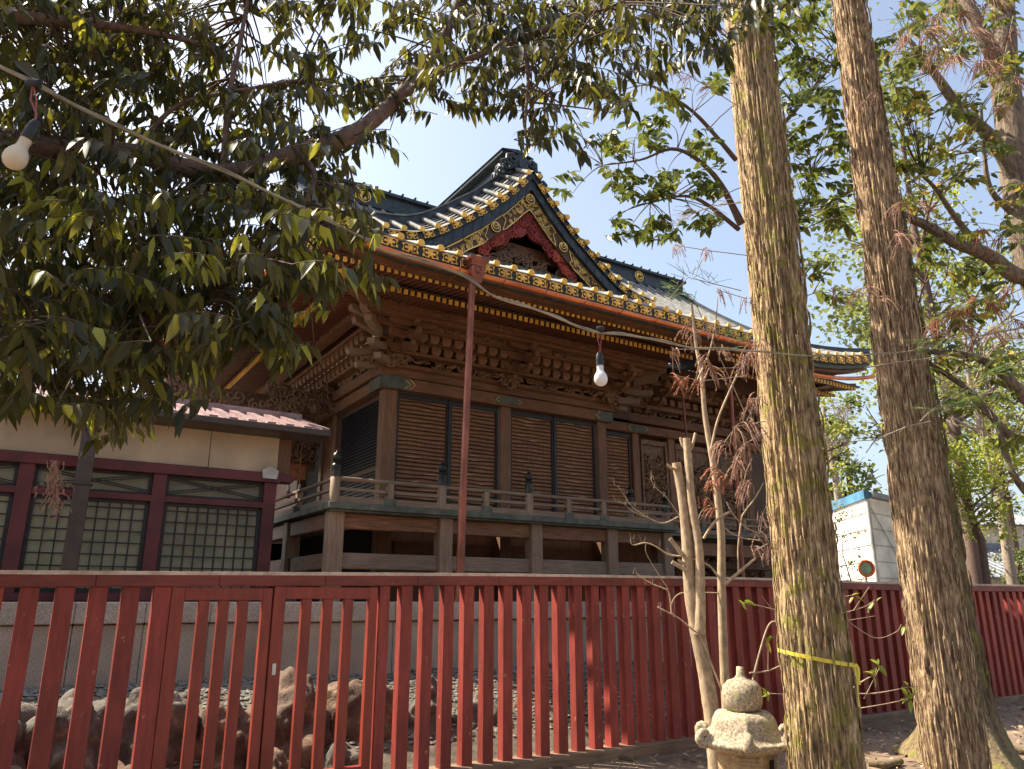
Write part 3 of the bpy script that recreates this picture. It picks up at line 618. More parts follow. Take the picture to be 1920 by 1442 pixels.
# green copper fittings on the beams
def fit(u, v, z, w_=.30, h=.17):
    mb = MB(); mb.prism([(u - w_, z), (u - w_ * .82, z + h * .5), (u - w_ * .55, z + h * .42), (u + w_ * .55, z + h * .42), (u + w_ * .82, z + h * .5), (u + w_, z), (u + w_ * .82, z - h * .5), (u + w_ * .55, z - h * .42), (u - w_ * .55, z - h * .42), (u - w_ * .82, z - h * .5)], 'v', v - .012, v)
    for sg in (-1, 1): mb.tube([(u + sg * w_ * .7, v - .012, z - h * .3), (u + sg * w_ * .98, v - .014, z), (u + sg * w_ * .7, v - .012, z + h * .3)], .006, 4, 1)
    mb.build('beam_fitting', ['patina_gn', 'goldm'], hall)
fit(2.19, -.102, 5.18); fit(5.88, .376, 5.17)
part('beam_fitting', ['patina_gn', 'goldm'], lambda m: (m.box((-.45, -.114, 5.07), (.12, -.101, 5.30)), m.box((-.415, -.114, 5.072), (-.401, .45, 5.29)), m.tube([(.12, -.116, 5.09), (.22, -.116, 5.18), (.12, -.116, 5.27)], .008, 4, 1), m.tube([(.02, -.118, 5.1), (.14, -.118, 5.18), (.02, -.118, 5.26)], .006, 4, 1)))
part('beam_fitting', ['patina_gn', 'goldm'], lambda m: (m.box((4.33, -.114, 5.075), (4.76, -.101, 5.285)), m.tube([(4.42, -.117, 5.1), (4.3, -.117, 5.18), (4.42, -.117, 5.26)], .007, 4, 1)))
# friezes and bracket rows
part('animal_frieze', 'carved', lambda m: [carve(m, (.1 + k * 2.34, -.18, 5.52), (1.8, 0, 0), (0, 0, .24), (0, -1, 0), 60, .085) for k in (0, 1)] + [carve(m, (-.5 + k * 2.34, -.25, 5.42), (.5, 0, 0), (0, 0, .36), (-.3, -1, 0), 26, .1) for k in (0, 1, 2)])
part('animal_frieze', 'carved', lambda m: [carve(m, (-.40, .3 + k * 2.3, 5.5), (0, 1.7, 0), (0, 0, .26), (-1, 0, 0), 40, .09) for k in (0, 1, 2)])
part('animal_frieze', 'carved', lambda m: carve(m, (5.0, .32, 5.5), (4.8, 0, 0), (0, 0, .3), (0, -1, 0), 120, .1))
def block(c, w_, h, v_):   # bearing block: square top, tapered foot
    m = MB(); u, v, z = c; a = w_ / 2; b = w_ * .33
    m.box((u - a, v - a, z + h * .45), (u + a, v + a, z + h)); m.add([(u - b, v - b, z), (u + b, v - b, z), (u + b, v + b, z), (u - b, v + b, z), (u - a, v - a, z + h * .45), (u + a, v - a, z + h * .45), (u + a, v + a, z + h * .45), (u - a, v + a, z + h * .45)], [(0, 3, 2, 1), (0, 1, 5, 4), (1, 2, 6, 5), (2, 3, 7, 6), (3, 0, 4, 7)]); return m
src = block((0, 0, 0), .18, .15, 0).build('bearing_block', 'wood_z', None, (0, 0, 0))
for i in range(21): put(src, hall, (-.25 + i * .24, -.33, 5.70 - 1.5))
for i in range(22): put(src, hall, (-.4 + i * .24, -.55, 5.83 - 1.5))
for i in range(20): put(src, hall, (-.53, .2 + i * .24, 5.70 - 1.5)); 
for i in range(20): put(src, hall, (-.75, -.1 + i * .24, 5.83 - 1.5))
bpy.data.objects.remove(src)
part('bracket_beam', 'wood_u', lambda m: (m.box((-.6, -.42, 5.84), (4.95, -.26, 5.9)), m.box((-.8, -.72, 5.97), (5.2, -.5, 6.03)), m.box((-.4, -.4, 5.64), (4.8, -.2, 5.70))), .006)
part('bracket_beam', 'wood_v', lambda m: (m.box((-.62, -.2, 5.84), (-.46, 8, 5.9)), m.box((-.9, -.4, 5.97), (-.7, 8, 6.03)), m.box((-.6, -.2, 5.64), (-.4, 8, 5.70))), .006)
part('cloud_frieze', 'carved', lambda m: (m.box((-.8, -.72, 6.03), (5.2, -.66, 6.24)), [carve(m, (-.5 + k * 1.35, -.73, 6.05), (1.1, 0, 0), (0, 0, .17), (0, -1, 0), 26, .075) for k in range(4)]))
part('eave_purlin', 'wood_u', lambda m: (m.box((-1.1, -1.12, 6.12), (5.45, -.92, 6.31)), m.box((-1.05, -1.0, 6.07), (5.4, -.85, 6.12)), carve(m, (-1.0, -1.12, 6.14), (6.3, 0, 0), (0, 0, .13), (0, -.5, 0), 120, .035)), .006)
part('eave_purlin', 'wood_v', lambda m: (m.box((-1.12, -1.1, 6.12), (-.92, 9, 6.31)), carve(m, (-1.12, -1.0, 6.14), (0, 6, 0), (0, 0, .13), (-.5, 0, 0), 90, .035)), .006)
part('rear_bracket_row', 'carved', lambda m: (m.box((5.2, -.1, 5.9), (10, .1, 6.2)), m.box((5.0, .15, 5.6), (10, .3, 5.7)), [m.box((5.1 + i * .24, .0, 5.7), (5.24 + i * .24, .16, 5.84)) for i in range(20)], carve(m, (5.2, -.12, 5.92), (4.6, 0, 0), (0, 0, .25), (0, -1, 0), 80, .08)))
def arm(m, c, d, L, h, w_):   # boat-shaped bracket arm through c along d
    c = Vector(c); d = Vector(d).normalized(); sd = d.cross(Vector((0, 0, 1))); pr = [(-L / 2, h), (-L / 2, h * .45), (-L * .42, h * .18), (-L * .3, 0), (L * .3, 0), (L * .42, h * .18), (L / 2, h * .45), (L / 2, h)]
    vs = [c + d * a + Vector((0, 0, b)) + sd * s_ * w_ / 2 for s_ in (-1, 1) for a, b in pr]; n = 8
    m.add(vs, [tuple(range(n)), tuple(range(n, 2 * n))[::-1]] + [(i, n + i, n + (i + 1) % n, (i + 1) % n) for i in range(n)])
def tail(m, c, d, L, h, w_, droop):  # beaked nosing curving outwards
    c = Vector(c); d = Vector(d).normalized(); sd = d.cross(Vector((0, 0, 1))); top = []; bot = []
    for i in range(9):
        t = i / 8; z = -droop * math.sin(t * 2.2) + (abs(droop) * .75 * t * t); top.append(c + d * L * t + Vector((0, 0, z + h * (.5 - .12 * t)))); bot.append(c + d * L * (t * .93) + Vector((0, 0, z - h * (.5 - .16 * t))))
    pr = top + bot[::-1]; n = len(pr); vs = [p - sd * w_ / 2 for p in pr] + [p + sd * w_ / 2 for p in pr]
    fs = []
    for i in range(8): fs += [(i, i + 1, n - 2 - i, n - 1 - i)[::-1], (n + i, n + i + 1, 2 * n - 2 - i, 2 * n - 1 - i)]
    fs += [(i, (i + 1) % n, n + (i + 1) % n, n + i)[::-1] for i in range(n)]; m.add(vs, fs)
def cluster(u, corner=0, vb=0.):
    m = MB()
    for k in range(4):
        z = 5.52 + k * .155; v = -.16 - k * .22 + vb
        arm(m, (u, v, z), (1, 0, 0), .42 + .16 * k, .12, .1); arm(m, (u, v + .05, z), (0, 1, 0), .5, .12, .1)
        for du in (-1, 0, 1): m.v += []; b = block((u + du * (.17 + .07 * k), v, z + .11), .12, .09, 0); m.add(b.v, b.f)
        if k in (1, 2): tail(m, (u, v - .12, z + .03), (0, -1, 0), .38, .12, .09, .10)
    m.build('bracket_complex', 'wood_z', hall, bevel=.006)
    mc = MB()
    for k in range(2): 
        for i in range(10): curl(mc, (u + random.uniform(-.15, .15), -.35 - .25 * k + vb, 5.75 + .2 * k + random.uniform(0, .1)), (1, 0, 0), (0, 0, 1), (0, -1, 0), .07, 0, 1.2, .3)
    mc.build('bracket_carving', 'carved', hall)
cluster(-.19); cluster(2.19); cluster(4.54); cluster(6.0, 0, .5); cluster(8.4, 0, .5)
for sx, u0 in ((-1, -.25), (1, 4.6)):
    for k, (zz, L, dr) in enumerate(((5.55, .55, .05), (5.72, .6, .05), (5.88, .5, -.04), (6.04, .45, -.04))):
        for dd in (((sx, .0, 0), (sx, -1, 0)) if k < 2 else ((sx, -1, 0), (sx, -.15, 0))):
            m = MB(); o_ = Vector((u0 + sx * (.1 + .17 * k), -.12 - .15 * k, zz)); tail(m, o_ + Vector((0, -.1 if dd[1] else .12, 0)), (dd[0], dd[1], -.25 if k < 2 else .1), L, .14, .13, dr); m.build('nosing', 'weathered', hall, bevel=.006)
    m = MB(); carve(m, (u0 + sx * .35, -.3, 5.45), (.0, .3, 0), (0, 0, .5), (sx, -.3, 0), 26, .11); carve(m, (u0 - .2, -.3, 5.42), (.4, 0, 0), (0, 0, .3), (0, -1, 0), 22, .11); m.build('lion_nosing', 'carved', hall)
# carved rainbow beams of the porch on the left
def dragon(u0, z0, u1, z1, v, amp, h, n):
    m = MB(); pts = []
    for i in range(24): t = i / 23; pts.append((lerp(u0, u1, t), v, lerp(z0, z1, t) + amp * math.sin(t * 7.5 + .6) * (1 - .4 * t)))
    m.tube(pts, [h * (.9 + .25 * math.sin(i * .9)) for i in range(24)], 9)
    for i in range(n):
        p = random.choice(pts); curl(m, (p[0] + random.uniform(-.08, .08), v - h * .8, p[2] + random.uniform(-h, h)), (1, 0, 0), (0, 0, 1), (0, -1, 0), random.uniform(.06, .14), 0, 1.2, .3)
    m.build('carved_rainbow_beam', 'carved', hall)
dragon(-.3, 5.15, -3.3, 5.05, 2.4, .16, .15, 130); dragon(-.35, 5.45, -1.6, 5.3, 2.45, .1, .13, 60)
m = MB(); carve(m, (-2.6, 3.4, 4.2), (2.3, 0, 0), (0, 0, .9), (0, -1, 0), 150, .13); m.box((-2.8, 3.5, 4.1), (-.3, 3.6, 5.6)); m.build('porch_frieze', 'carved', hall)
part('porch_pillar', 'wood_z', lambda m: (m.box((-3.5, 2.3, 1.5), (-3.25, 2.55, 5.4)), m.box((-3.55, 2.25, 4.9), (-3.2, 2.6, 5.0))), .01)
part('porch_roof', ['patina', 'rafter', 'gold', 'copper'], lambda m: (m.prism([(2.3, 6.6), (9, 8.2), (9, 8.3), (2.3, 6.75)], 'u', -7.5, -2.0, 0), m.box((-7.5, 2.35, 6.4), (-2.8, 2.6, 6.58), 1), m.tube([(-7.5, 2.2, 6.62), (-2.7, 2.2, 6.62)], .055, 8, 3), [m.beam((-7.4 + i * .12, 3.6, 6.5), (-7.4 + i * .12, 2.45, 6.3), .06, .07, 1, 2) for i in range(40)], m.box((-7.5, 3.3, 5.6), (-2.9, 3.5, 6.4), 1)))
part('porch_rafters', ['rafter', 'gold'], lambda m: [(m.beam((-1.2 - 0.0 * i, 2.9 + i * .11, 4.95), (-3.0, 2.9 + i * .11, 4.7), .06, .06, 0, 1, side=(0, 1, 0))) for i in range(14)])
# ---- veranda
VZ = 2.82
part('veranda_floor', 'weathered', lambda m: (m.box((-1.70, -1.62, VZ - .06), (4.72, .0, VZ - .004)), m.box((-1.7, 0, VZ - .06), (-.1, 9, VZ - .005)), m.box((4.72, -1.3, VZ - .1), (10, .5, VZ - .03))))
part('veranda_edge', 'patina_gn', lambda m: (m.box((-1.80, -1.80, VZ - .09), (4.80, -1.60, VZ)), m.box((-1.80, -1.6, VZ - .09), (-1.62, 9, VZ - .001)), m.box((-1.76, -1.75, VZ - .12), (4.76, -1.6, VZ - .09)), m.box((4.84, -1.3, VZ - .13), (10, -1.2, VZ - .05))), .006)
part('veranda_beam', 'wood_u', lambda m: (m.box((-1.72, -1.6, VZ - .34), (4.74, -1.46, VZ - .125)), m.box((4.8, -1.2, 2.35), (10, -1.0, 2.6))), .012)
part('veranda_beam', 'wood_v', lambda m: m.box((-1.7, -1.46, VZ - .34), (-1.56, 9, VZ - .12)), .012)
for u in (-1.62, .1, 1.76, 3.35, 4.66): part('veranda_post', 'weathered_z', lambda m: m.box((u - .11, -1.66, 1.42), (u + .11, -1.44, VZ - .1)), .015)
for v in (.3, 2.2, 4.0): part('veranda_post', 'weathered_z', lambda m: m.box((-1.73, v, 1.42), (-1.5, v + .22, VZ - .1)), .012)
part('tie_rail', 'weathered', lambda m: m.box((-1.7, -1.6, 1.93), (4.75, -1.5, 2.15)), .012)
part('tie_rail', 'wood_v', lambda m: m.box((-1.67, -1.5, 1.93), (-1.57, 8, 2.15)), .012)
def finial(u, v, z0=VZ, s=1.):
    p = part('railing_post', 'weathered_z', lambda m: m.lathe((u, v, z0), [(.085 * s, 0), (.085 * s, .45 * s), (.07 * s, .46 * s)], 14))
    part('onion_finial', 'bronze', lambda m: m.lathe((u, v, z0), [(r * s, z * s) for r, z in ((.088, .44), (.09, .47), (.084, .49), (.086, .6), (.09, .62), (.082, .64), (.07, .66), (.045, .67), (.042, .69), (.06, .7), (.078, .74), (.08, .79), (.065, .83), (.035, .855), (.014, .875), (.006, .92))], 16), 0, p)
S1 = .82
for u in (-1.70, -.02, 1.57): finial(u, -1.70, VZ, S1)
finial(4.3, -1.05, 2.8, .9); finial(5.2, -1.05, 2.75, .9)
for v in (3.2,): finial(-1.7, v, VZ, .8)
finial(-1.7, 6.2, VZ, .8)
part('handrail', 'weathered', lambda m: (m.tube([(-1.7, -1.70, 3.16), (4.7, -1.70, 3.16)], .032, 8), m.box((-1.7, -1.73, 2.995), (4.7, -1.67, 3.035)), m.box((-1.7, -1.74, VZ + .003), (4.7, -1.66, VZ + .09))))
part('handrail', 'weathered', lambda m: (m.tube([(-1.7, -1.7, 3.16), (-1.7, 9, 3.16)], .032, 8), m.box((-1.73, -1.66, 2.995), (-1.67, 9, 3.035)), m.box((-1.74, -1.66, VZ + .003), (-1.66, 9, VZ + .09))))
part('handrail', 'weathered', lambda m: (m.tube([(4.3, -1.05, 3.14), (10, -1.05, 3.14)], .03, 8), m.box((4.3, -1.08, 2.99), (10, -1.02, 3.03)), m.box((4.3, -1.09, 2.8), (10, -1.01, 2.87))))
for (u, v) in [(-.87, -1.7), (.75, -1.7), (3.1, -1.7), (2.35, -1.7), (-1.7, -.1), (-1.7, 1.5), (6.2, -1.05), (7.4, -1.05)]:
    p = part('baluster', 'weathered_z', lambda m: m.box((u - .045, v - .045, VZ + .02), (u + .045, v + .045, 3.14)))
    part('rail_band', 'patina_gn', lambda m: (m.box((u - .09, v - .05, VZ - .002), (u + .09, v + .05, VZ + .1)), m.box((u - .07, v - .042, 2.985), (u + .07, v + .042, 3.045)), m.box((u - .05, v - .042, 3.12), (u + .05, v + .042, 3.165)) if u != 2.35 else None), 0, p)
# hanging tassels on the left side
t = thing('tassel_cord', 'cords with red and white tassels hanging beside the orange-brown painted board', 'tassel', (-.9, 3.3, 3.5), True)
for du in (0, .22):
    MB().tube([(-.9 + du, 3.3, 4.5), (-.9 + du, 3.28, 4.0), (-.88 + du, 3.3, 3.75)], .012, 5).build('cord', 'votive', t)
    MB().lathe((-.88 + du, 3.3, 3.62), [(.04, -.0), (.03, .14), (.012, .16)], 8).build('tassel', 'whitetassel', t); MB().lathe((-.88 + du, 3.3, 3.48), [(.045, 0), (.04, .14)], 8).build('tassel_end', 'redtassel', t)
t = thing('votive_panel', 'orange-brown painted board in the shadow behind the cream corridor', 'painted board', (-.8, 3.6, 3.9), True)
MB().prism([(-1.2, 3.8), (-.5, 3.9), (-.5, 4.75), (-1.0, 4.6), (-1.3, 4.4)], 'v', 3.46, 3.49).build('painted_board', 'votive', t)
# ================================================================== stone platform
pf = thing('stone_platform', 'pale granite platform wall with coping blocks under the shrine hall', 'platform wall', (-2.5, -2.3, .0), True)
for i in range(9):
    a = -2.5 + i * 1.5; mb = MB(); mb.box((a + .003, -2.3, -.1), (a + 1.497, -1.0, 1.24)); mb.build('granite_slab', 'granite', pf, bevel=.008)
    mb = MB(); mb.box((a + .002, -2.36, 1.25), (a + 1.498, -1.0, 1.49)); mb.build('coping_block', 'granite_cap', pf, bevel=.012)
for i in range(4):
    a = -5.4 + i * .72; mb = MB(); mb.box((a + .003, -1.9, -.1), (a + .717, -1.3, 1.24)); mb.build('granite_slab', 'granite', pf, bevel=.008)
    mb = MB(); mb.box((a + .002, -1.96, 1.25), (a + .718, -1.3, 1.49)); mb.build('coping_block', 'granite_cap', pf, bevel=.012)
mb = MB(); mb.box((-2.5, -1.1, -.1), (12, 10, 1.46)); mb.box((-9, -1.3, -.1), (-2.5, 10, 1.40)); mb.build('platform_fill', 'gravel', pf)
# ================================================================== corridor building on the left
cb = thing('corridor_building', 'low corridor building with cream upper wall, maroon posts and gridded frosted windows', 'corridor', (-4.5, -.5, 1.5), True)
CP = lambda name, mt, fn, bev=0, par=None: part(name, mt, fn, bev, par or cb)
for k, u in enumerate((-8.42, -6.89, -5.36, -3.79, -2.28)):
    CP('post', 'maroon', lambda m: m.box((u - .09, -.56, .5 if k < 3 else 1.1), (u + .09, -.36, 3.34)), .008)
CP('lintel_beam', 'maroon', lambda m: (m.box((-9, -.6, 3.19), (-2.15, -.38, 3.33)), m.prism([(-2.15, 3.22), (-1.98, 3.2), (-1.9, 3.3), (-2.15, 3.33)], 'v', -.58, -.42)), .006)
CP('beam_end_cap', 'plaster', lambda m: m.prism([(-2.42, 3.24), (-2.22, 3.24), (-2.2, 3.36), (-2.32, 3.42), (-2.44, 3.36)], 'v', -.64, -.6))
CP('transom_rail', 'maroon', lambda m: m.box((-9, -.55, 2.81), (-2.2, -.42, 2.9)), .005)
CP('sill_beam', 'maroon', lambda m: (m.box((-9, -.57, 1.5), (-2.2, -.4, 1.6)), m.box((-9, -.54, 1.22), (-3.0, -.44, 1.38)), m.box((-9, -.54, .72), (-3.4, -.46, .82))), .006)
for i, (a, b) in enumerate(((-9, -6.2), (-6.19, -4.79), (-4.78, -3.19), (-3.18, -2.2))): CP('cream_panel', 'cream', lambda m: m.box((a + .002, -.54, 3.34), (b - .002, -.48, 3.98)), .003)
CP('screw_row', 'seam', lambda m: [m.disc((a, -.545, 3.40 + j * .12), .006, 'v', .008, 6) for a in (-6.15, -4.74, -3.14) for j in range(5)])
CP('corner_board', 'wood_z', lambda m: m.box((-2.19, -.5, 3.2), (-2.0, -.42, 3.9)))
for i, (a, b) in enumerate(((-8.33, -6.98), (-6.80, -5.45), (-5.27, -3.88), (-3.70, -2.37))):
    f = CP('transom_window', 'lattice', lambda m: (m.box((a, -.5, 2.9), (a + .04, -.44, 3.19)), m.box((b - .04, -.5, 2.9), (b, -.44, 3.19)), m.box((a, -.5, 3.155), (b, -.44, 3.19)), m.box((a, -.5, 2.9), (b, -.44, 2.93)),
        [m.beam((a + .03, -.5, 2.93 + o), (b - .03, -.5, 3.14 + o), .012, .014, side=(0, 1, 0)) for o in (0, .03)], [m.beam((a + .03, -.485, 3.14 + o), (b - .03, -.485, 2.93 + o), .012, .014, side=(0, 1, 0)) for o in (0, .03)]))
    CP('pane', 'glass', lambda m: m.box((a, -.455, 2.9), (b, -.445, 3.19)), 0, f)
    f = CP('grid_window', 'lattice', lambda m: (m.box((a, -.5, 1.6), (a + .05, -.44, 2.81)), m.box((b - .05, -.5, 1.6), (b, -.44, 2.81)), m.box((a, -.5, 2.77), (b, -.44, 2.81)), m.box((a, -.5, 1.6), (b, -.44, 1.66)),
        [m.box((a + .05 + (b - a - .1) * j / 9 - .008, -.495, 1.6), (a + .05 + (b - a - .1) * j / 9 + .008, -.465, 2.8)) for j in range(1, 9)], [m.box((a, -.503, 1.63 + j * .153 - .008), (b, -.475, 1.63 + j * .153 + .008)) for j in range(1, 8)]))
    CP('pane', 'glass', lambda m: m.box((a, -.455, 1.6), (b, -.445, 2.81)), 0, f)
CP('interior', 'plaster', lambda m: (m.box((-9, .9, 3.0), (-2.3, 1.0, 3.9)), m.box((-9, -.4, 1.46), (-2.2, 1.0, 1.5)), m.box((-2.3, -.36, 1.5), (-2.24, 1.0, 3.8)), m.box((-9, -.4, 3.9), (-2.2, 1.0, 3.95))))
mb = MB(); mb.prism([(-.98, 3.93), (.5, 4.38), (.5, 4.42), (-.98, 3.97)], 'u', -9, -1.62)
for i in range(28): a = -9 + i * .27; mb.prism([(-1.0, 3.975), (-1.0, 4.01), (.45, 4.46), (.45, 4.40)], 'u', a, a + .12)
mb.box((-9, .4, 4.38), (-1.6, .55, 4.52)); mb.build('tin_roof', 'tinroof', cb)
CP('gutter', 'brownmetal', lambda m: (m.box((-9, -1.1, 3.87), (-1.6, -1.0, 3.965)), m.box((-9, -1.0, 3.87), (-1.62, -.5, 3.9))), .01)
CP('downspout', 'brownmetal', lambda m: (m.box((-4.84, -1.08, .0), (-4.66, -.96, 3.95)), m.box((-4.87, -1.1, 3.6), (-4.63, -.94, 3.64)), m.box((-4.87, -1.1, 2.9), (-4.63, -.94, 2.93))), .008)
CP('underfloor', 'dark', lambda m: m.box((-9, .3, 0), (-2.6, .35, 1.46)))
# ================================================================== red fence
FV = -5.19
uL = [-6.5, -5.42, -3.6, -.8, 2.35, 5.3, 7.0, 9.7, 15]; zL = [1.70, 1.71, 1.735, 1.772, 1.785, 1.765, 1.765, 1.77, 1.77]
def ftop(u): return interp(uL, zL, u)
fe = thing('picket_fence', 'long vermilion wooden fence with thick worn cap rail and close upright slats', 'fence', (-1, FV, -.1), True)
q = list(np.arange(-6.6, 15.1, .9))
mb = MB(); me_ = MB()
for a, b in zip(q[:-1], q[1:]):
    za, zb = ftop(a), ftop(b)
    mb.prism([(a, za - .115), (b, zb - .115), (b, zb - .012), (a, za - .012)], 'v', FV - .075, FV + .065)
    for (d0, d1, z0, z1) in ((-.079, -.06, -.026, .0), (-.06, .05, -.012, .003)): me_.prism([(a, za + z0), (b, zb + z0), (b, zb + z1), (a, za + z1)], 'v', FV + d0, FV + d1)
mb.build('cap_rail', 'red_cap', fe, bevel=.006); me_.build('sunlit_top', 'capedge', fe)  # pale lip imitates sun catching the top edge of the cap
def slat_mesh(w_, d_, zb, zt, u, mt, parent, dv=0):
    m = MB(); m.box((u, FV + dv - d_ / 2, zb), (u + w_, FV + dv + d_ / 2, zt)); return m.build('slat', mt, parent, bevel=.004)
sl_u = []
u = -2.475
while u < 14.5: sl_u.append(u); u += .2232
sl_u += [-4.38 - .2250 * k for k in range(9)]
for i, u in enumerate(sorted(sl_u)):
    w_ = .125 if u < -4.3 else .112 if u > -2.3 else .1
    slat_mesh(w_ + random.uniform(-.004, .004), .108, -.0, ftop(u) - .113, u + random.uniform(-.004, .004), 'red', fe, random.uniform(-.003, .003))
mb = MB(); mb.box((-6.6, FV - .13, -.16), (-4.3, FV + .12, .03)); mb.box((-2.5, FV - .13, -.16), (15, FV + .12, .03)); mb.build('ground_sill', 'sill', fe, bevel=.01)
for (a, b, st, zz) in ((-4.25, -3.45, .235, 0), (-3.44, -2.50, .2, 0)):
    g = thing('fence_gate', 'plain red gate leaf with wide stiles, left of the pair' if a < -4 else 'plain red gate leaf with small ivory latch plate, right of the pair', 'gate', ((a + b) / 2, FV, -.05), True, 'gate leaves in the fence')
    dv = -.035 if a > -4 else -.02
    for (x0, x1) in ((a, a + .10), (b - .08, b)): MB().box((x0, FV + dv - .035, -.03), (x1, FV + dv + .035, ftop(a) - .118)).build('stile', 'red_gate', g, bevel=.004)
    MB().box((a + .1, FV + dv - .033, ftop(a) - .22), (b - .08, FV + dv + .033, ftop(a) - .119)).build('top_rail', 'red_gate', g, bevel=.004)
    MB().box((a + .1, FV + dv - .033, .0), (b - .08, FV + dv + .033, .14)).build('bottom_rail', 'red_gate', g, bevel=.004)
    n = 3; W_ = (b - a - .18)
    for i in range(n):
        c = a + .1 + W_ * (i + 1) / (n + 1); sw = .085; MB().box((c - sw / 2, FV + dv - .03, .14), (c + sw / 2, FV + dv + .03, ftop(a) - .22)).build('slat', 'red_gate', g, bevel=.004)
    if a > -4: MB().box((a + .03, FV + dv - .045, .91), (a + .06, FV + dv - .035, 1.0)).build('latch_plate', 'plaster', g, bevel=.003)
# ================================================================== rocks and gravel behind the fence
def gz0(u, v): return max(-.1, interp([-5.2, -4.6, -3.9, -3.2, -2.3], [-.1, .1, .42, .56, .6], v) + .05 * noise.noise(Vector((u, v, 0))))
mb = MB(); uu = np.linspace(-7.5, 3.5, 60); vv2 = np.linspace(-5.1, -1.2, 22)
mb.add([(u, v, gz0(u, v)) for v in vv2 for u in uu], [(j * 60 + i, j * 60 + i + 1, (j + 1) * 60 + i + 1, (j + 1) * 60 + i) for j in range(21) for i in range(59)], 0, True)
o = mb.build('garden_bank', 'bank', None, (0, 0, 0)); o.location = W(0, 0, 0); o.rotation_euler = (0, 0, ROT); o['kind'] = 'structure'
mb = MB()
for i in range(6500):
    u = random.uniform(-6.5, 2.5); v = random.uniform(-4.6, -2.0); r = random.uniform(.02, .045); c = Vector((u, v, gz0(u, v) + r * .2)); vs = []
    rot = random.uniform(0, 3)
    for j in range(6): g = rot + j * math.pi / 3; q_ = r * random.uniform(.7, 1.2); vs.append(c + Vector((q_ * math.cos(g), q_ * .7 * math.sin(g), random.uniform(-.005, .005))))
    vs += [c + Vector((0, 0, r * .5)), c - Vector((0, 0, r * .4))]; mb.add(vs, [(j, (j + 1) % 6, 6) for j in range(6)] + [((j + 1) % 6, j, 7) for j in range(6)])
o = mb.build('gravel', 'gravel', None, (0, 0, 0)); o.location = W(0, 0, 0); o.rotation_euler = (0, 0, ROT); o['kind'] = 'stuff'; o['label'] = 'grey gravel bed along the foot of the granite wall'
def boulder(u, v, z, sx, sy, sz, seed, mt, lab):
    import bmesh
    bm = bmesh.new(); bmesh.ops.create_icosphere(bm, subdivisions=5, radius=1)
    for p in bm.verts:
        n = p.co.normalized(); c = n * 1.; vd = noise.voronoi(c * 1.5 + Vector((seed * 3, 0, 0)))[0]; d = noise.fractal(c * 1.1 + Vector((seed, 0, 0)), 1, 2, 3) * .22 - .12 + .28 * (vd[1] - vd[0]) + noise.fractal(c * 6 + Vector((0, seed, 0)), 1, 2, 5) * .05 + .06 * abs(noise.noise(c * 3))
        f = 1 + d; p.co = Vector((n.x * sx * f * 1.22, n.y * sy * f * 1.1, n.z * sz * f * 1.08))
    me = bpy.data.meshes.new('boulder'); bm.to_mesh(me); bm.free()
    for p in me.polygons: p.use_smooth = True
    me.materials.append(M[mt]); o = bpy.data.objects.new('boulder', me); COL.objects.link(o); o.location = W(u, v, z); o.rotation_euler = (random.uniform(-.2, .2), random.uniform(-.2, .2), seed)
    prop(o, lab, 'boulder', 'garden boulders behind the fence')
BL = [(-5.35, -4.3, .15, .40, .34, .58, 1.1, 'rock', 'rounded grey boulder farthest left behind the red fence slats'),
 (-4.75, -4.2, .22, .36, .34, .50, 2.3, 'rock', 'pale craggy boulder behind the last wide slats left of the gate'),
 (-4.1, -4.15, .12, .40, .35, .62, 3.7, 'rock', 'tall dark boulder behind the left gate leaf'),
 (-3.5, -4.2, .08, .36, .3, .50, 4.9, 'rock2', 'brownish boulder behind the meeting stiles of the gate'),
 (-2.9, -4.1, .12, .44, .36, .60, 5.2, 'rock2', 'big rust-brown boulder behind the right gate leaf'),
 (-2.15, -4.1, .15, .42, .32, .60, 6.6, 'rock2', 'brown slanted boulder behind the first close slats right of the gate'),
 (-1.45, -4.1, .05, .40, .3, .52, 7.4, 'rock', 'low grey boulder second to the right of the gate'),
 (-3.2, -4.65, -.1, .30, .2, .32, 8.8, 'rock2', 'small brown stone at the foot of the gate'),
 (-5.1, -4.7, -.12, .40, .25, .40, 9.9, 'rock', 'low grey stone at the foot of the leftmost slats'),
 (-4.35, -4.7, -.15, .34, .22, .36, 12.1, 'rock2', 'squat brown stone left of the gate post, low down'),
 (-2.5, -4.7, -.15, .34, .22, .34, 13.3, 'rock', 'squat grey stone under the right gate stile'),
 (-.75, -4.1, .0, .38, .3, .48, 10.4, 'rock', 'low grey boulder behind the slats in front of the copper downspout'),
 (-.1, -4.0, -.05, .36, .3, .42, 14.2, 'rock2', 'half hidden brown boulder farthest right behind the close slats')]
for a in BL: boulder(*a)
part('underfloor_shade', 'dark', lambda m: (m.box((.1, 1.0, 1.4), (5.6, 1.1, 2.8)), m.box((-3, 5, 1.4), (-.1, 5.1, 2.7)), m.box((-.2, .4, 1.4), (.1, 9, 2.78)), m.box((-.1, 2.4, 1.4), (.0, 10, 2.8)), m.box((0, 2.3, 1.4), (9, 2.4, 2.8)), m.box((5.6, .91, 1.4), (10, 9, 2.8))))  # added near-black walls stand for shade and close off sky below the floor
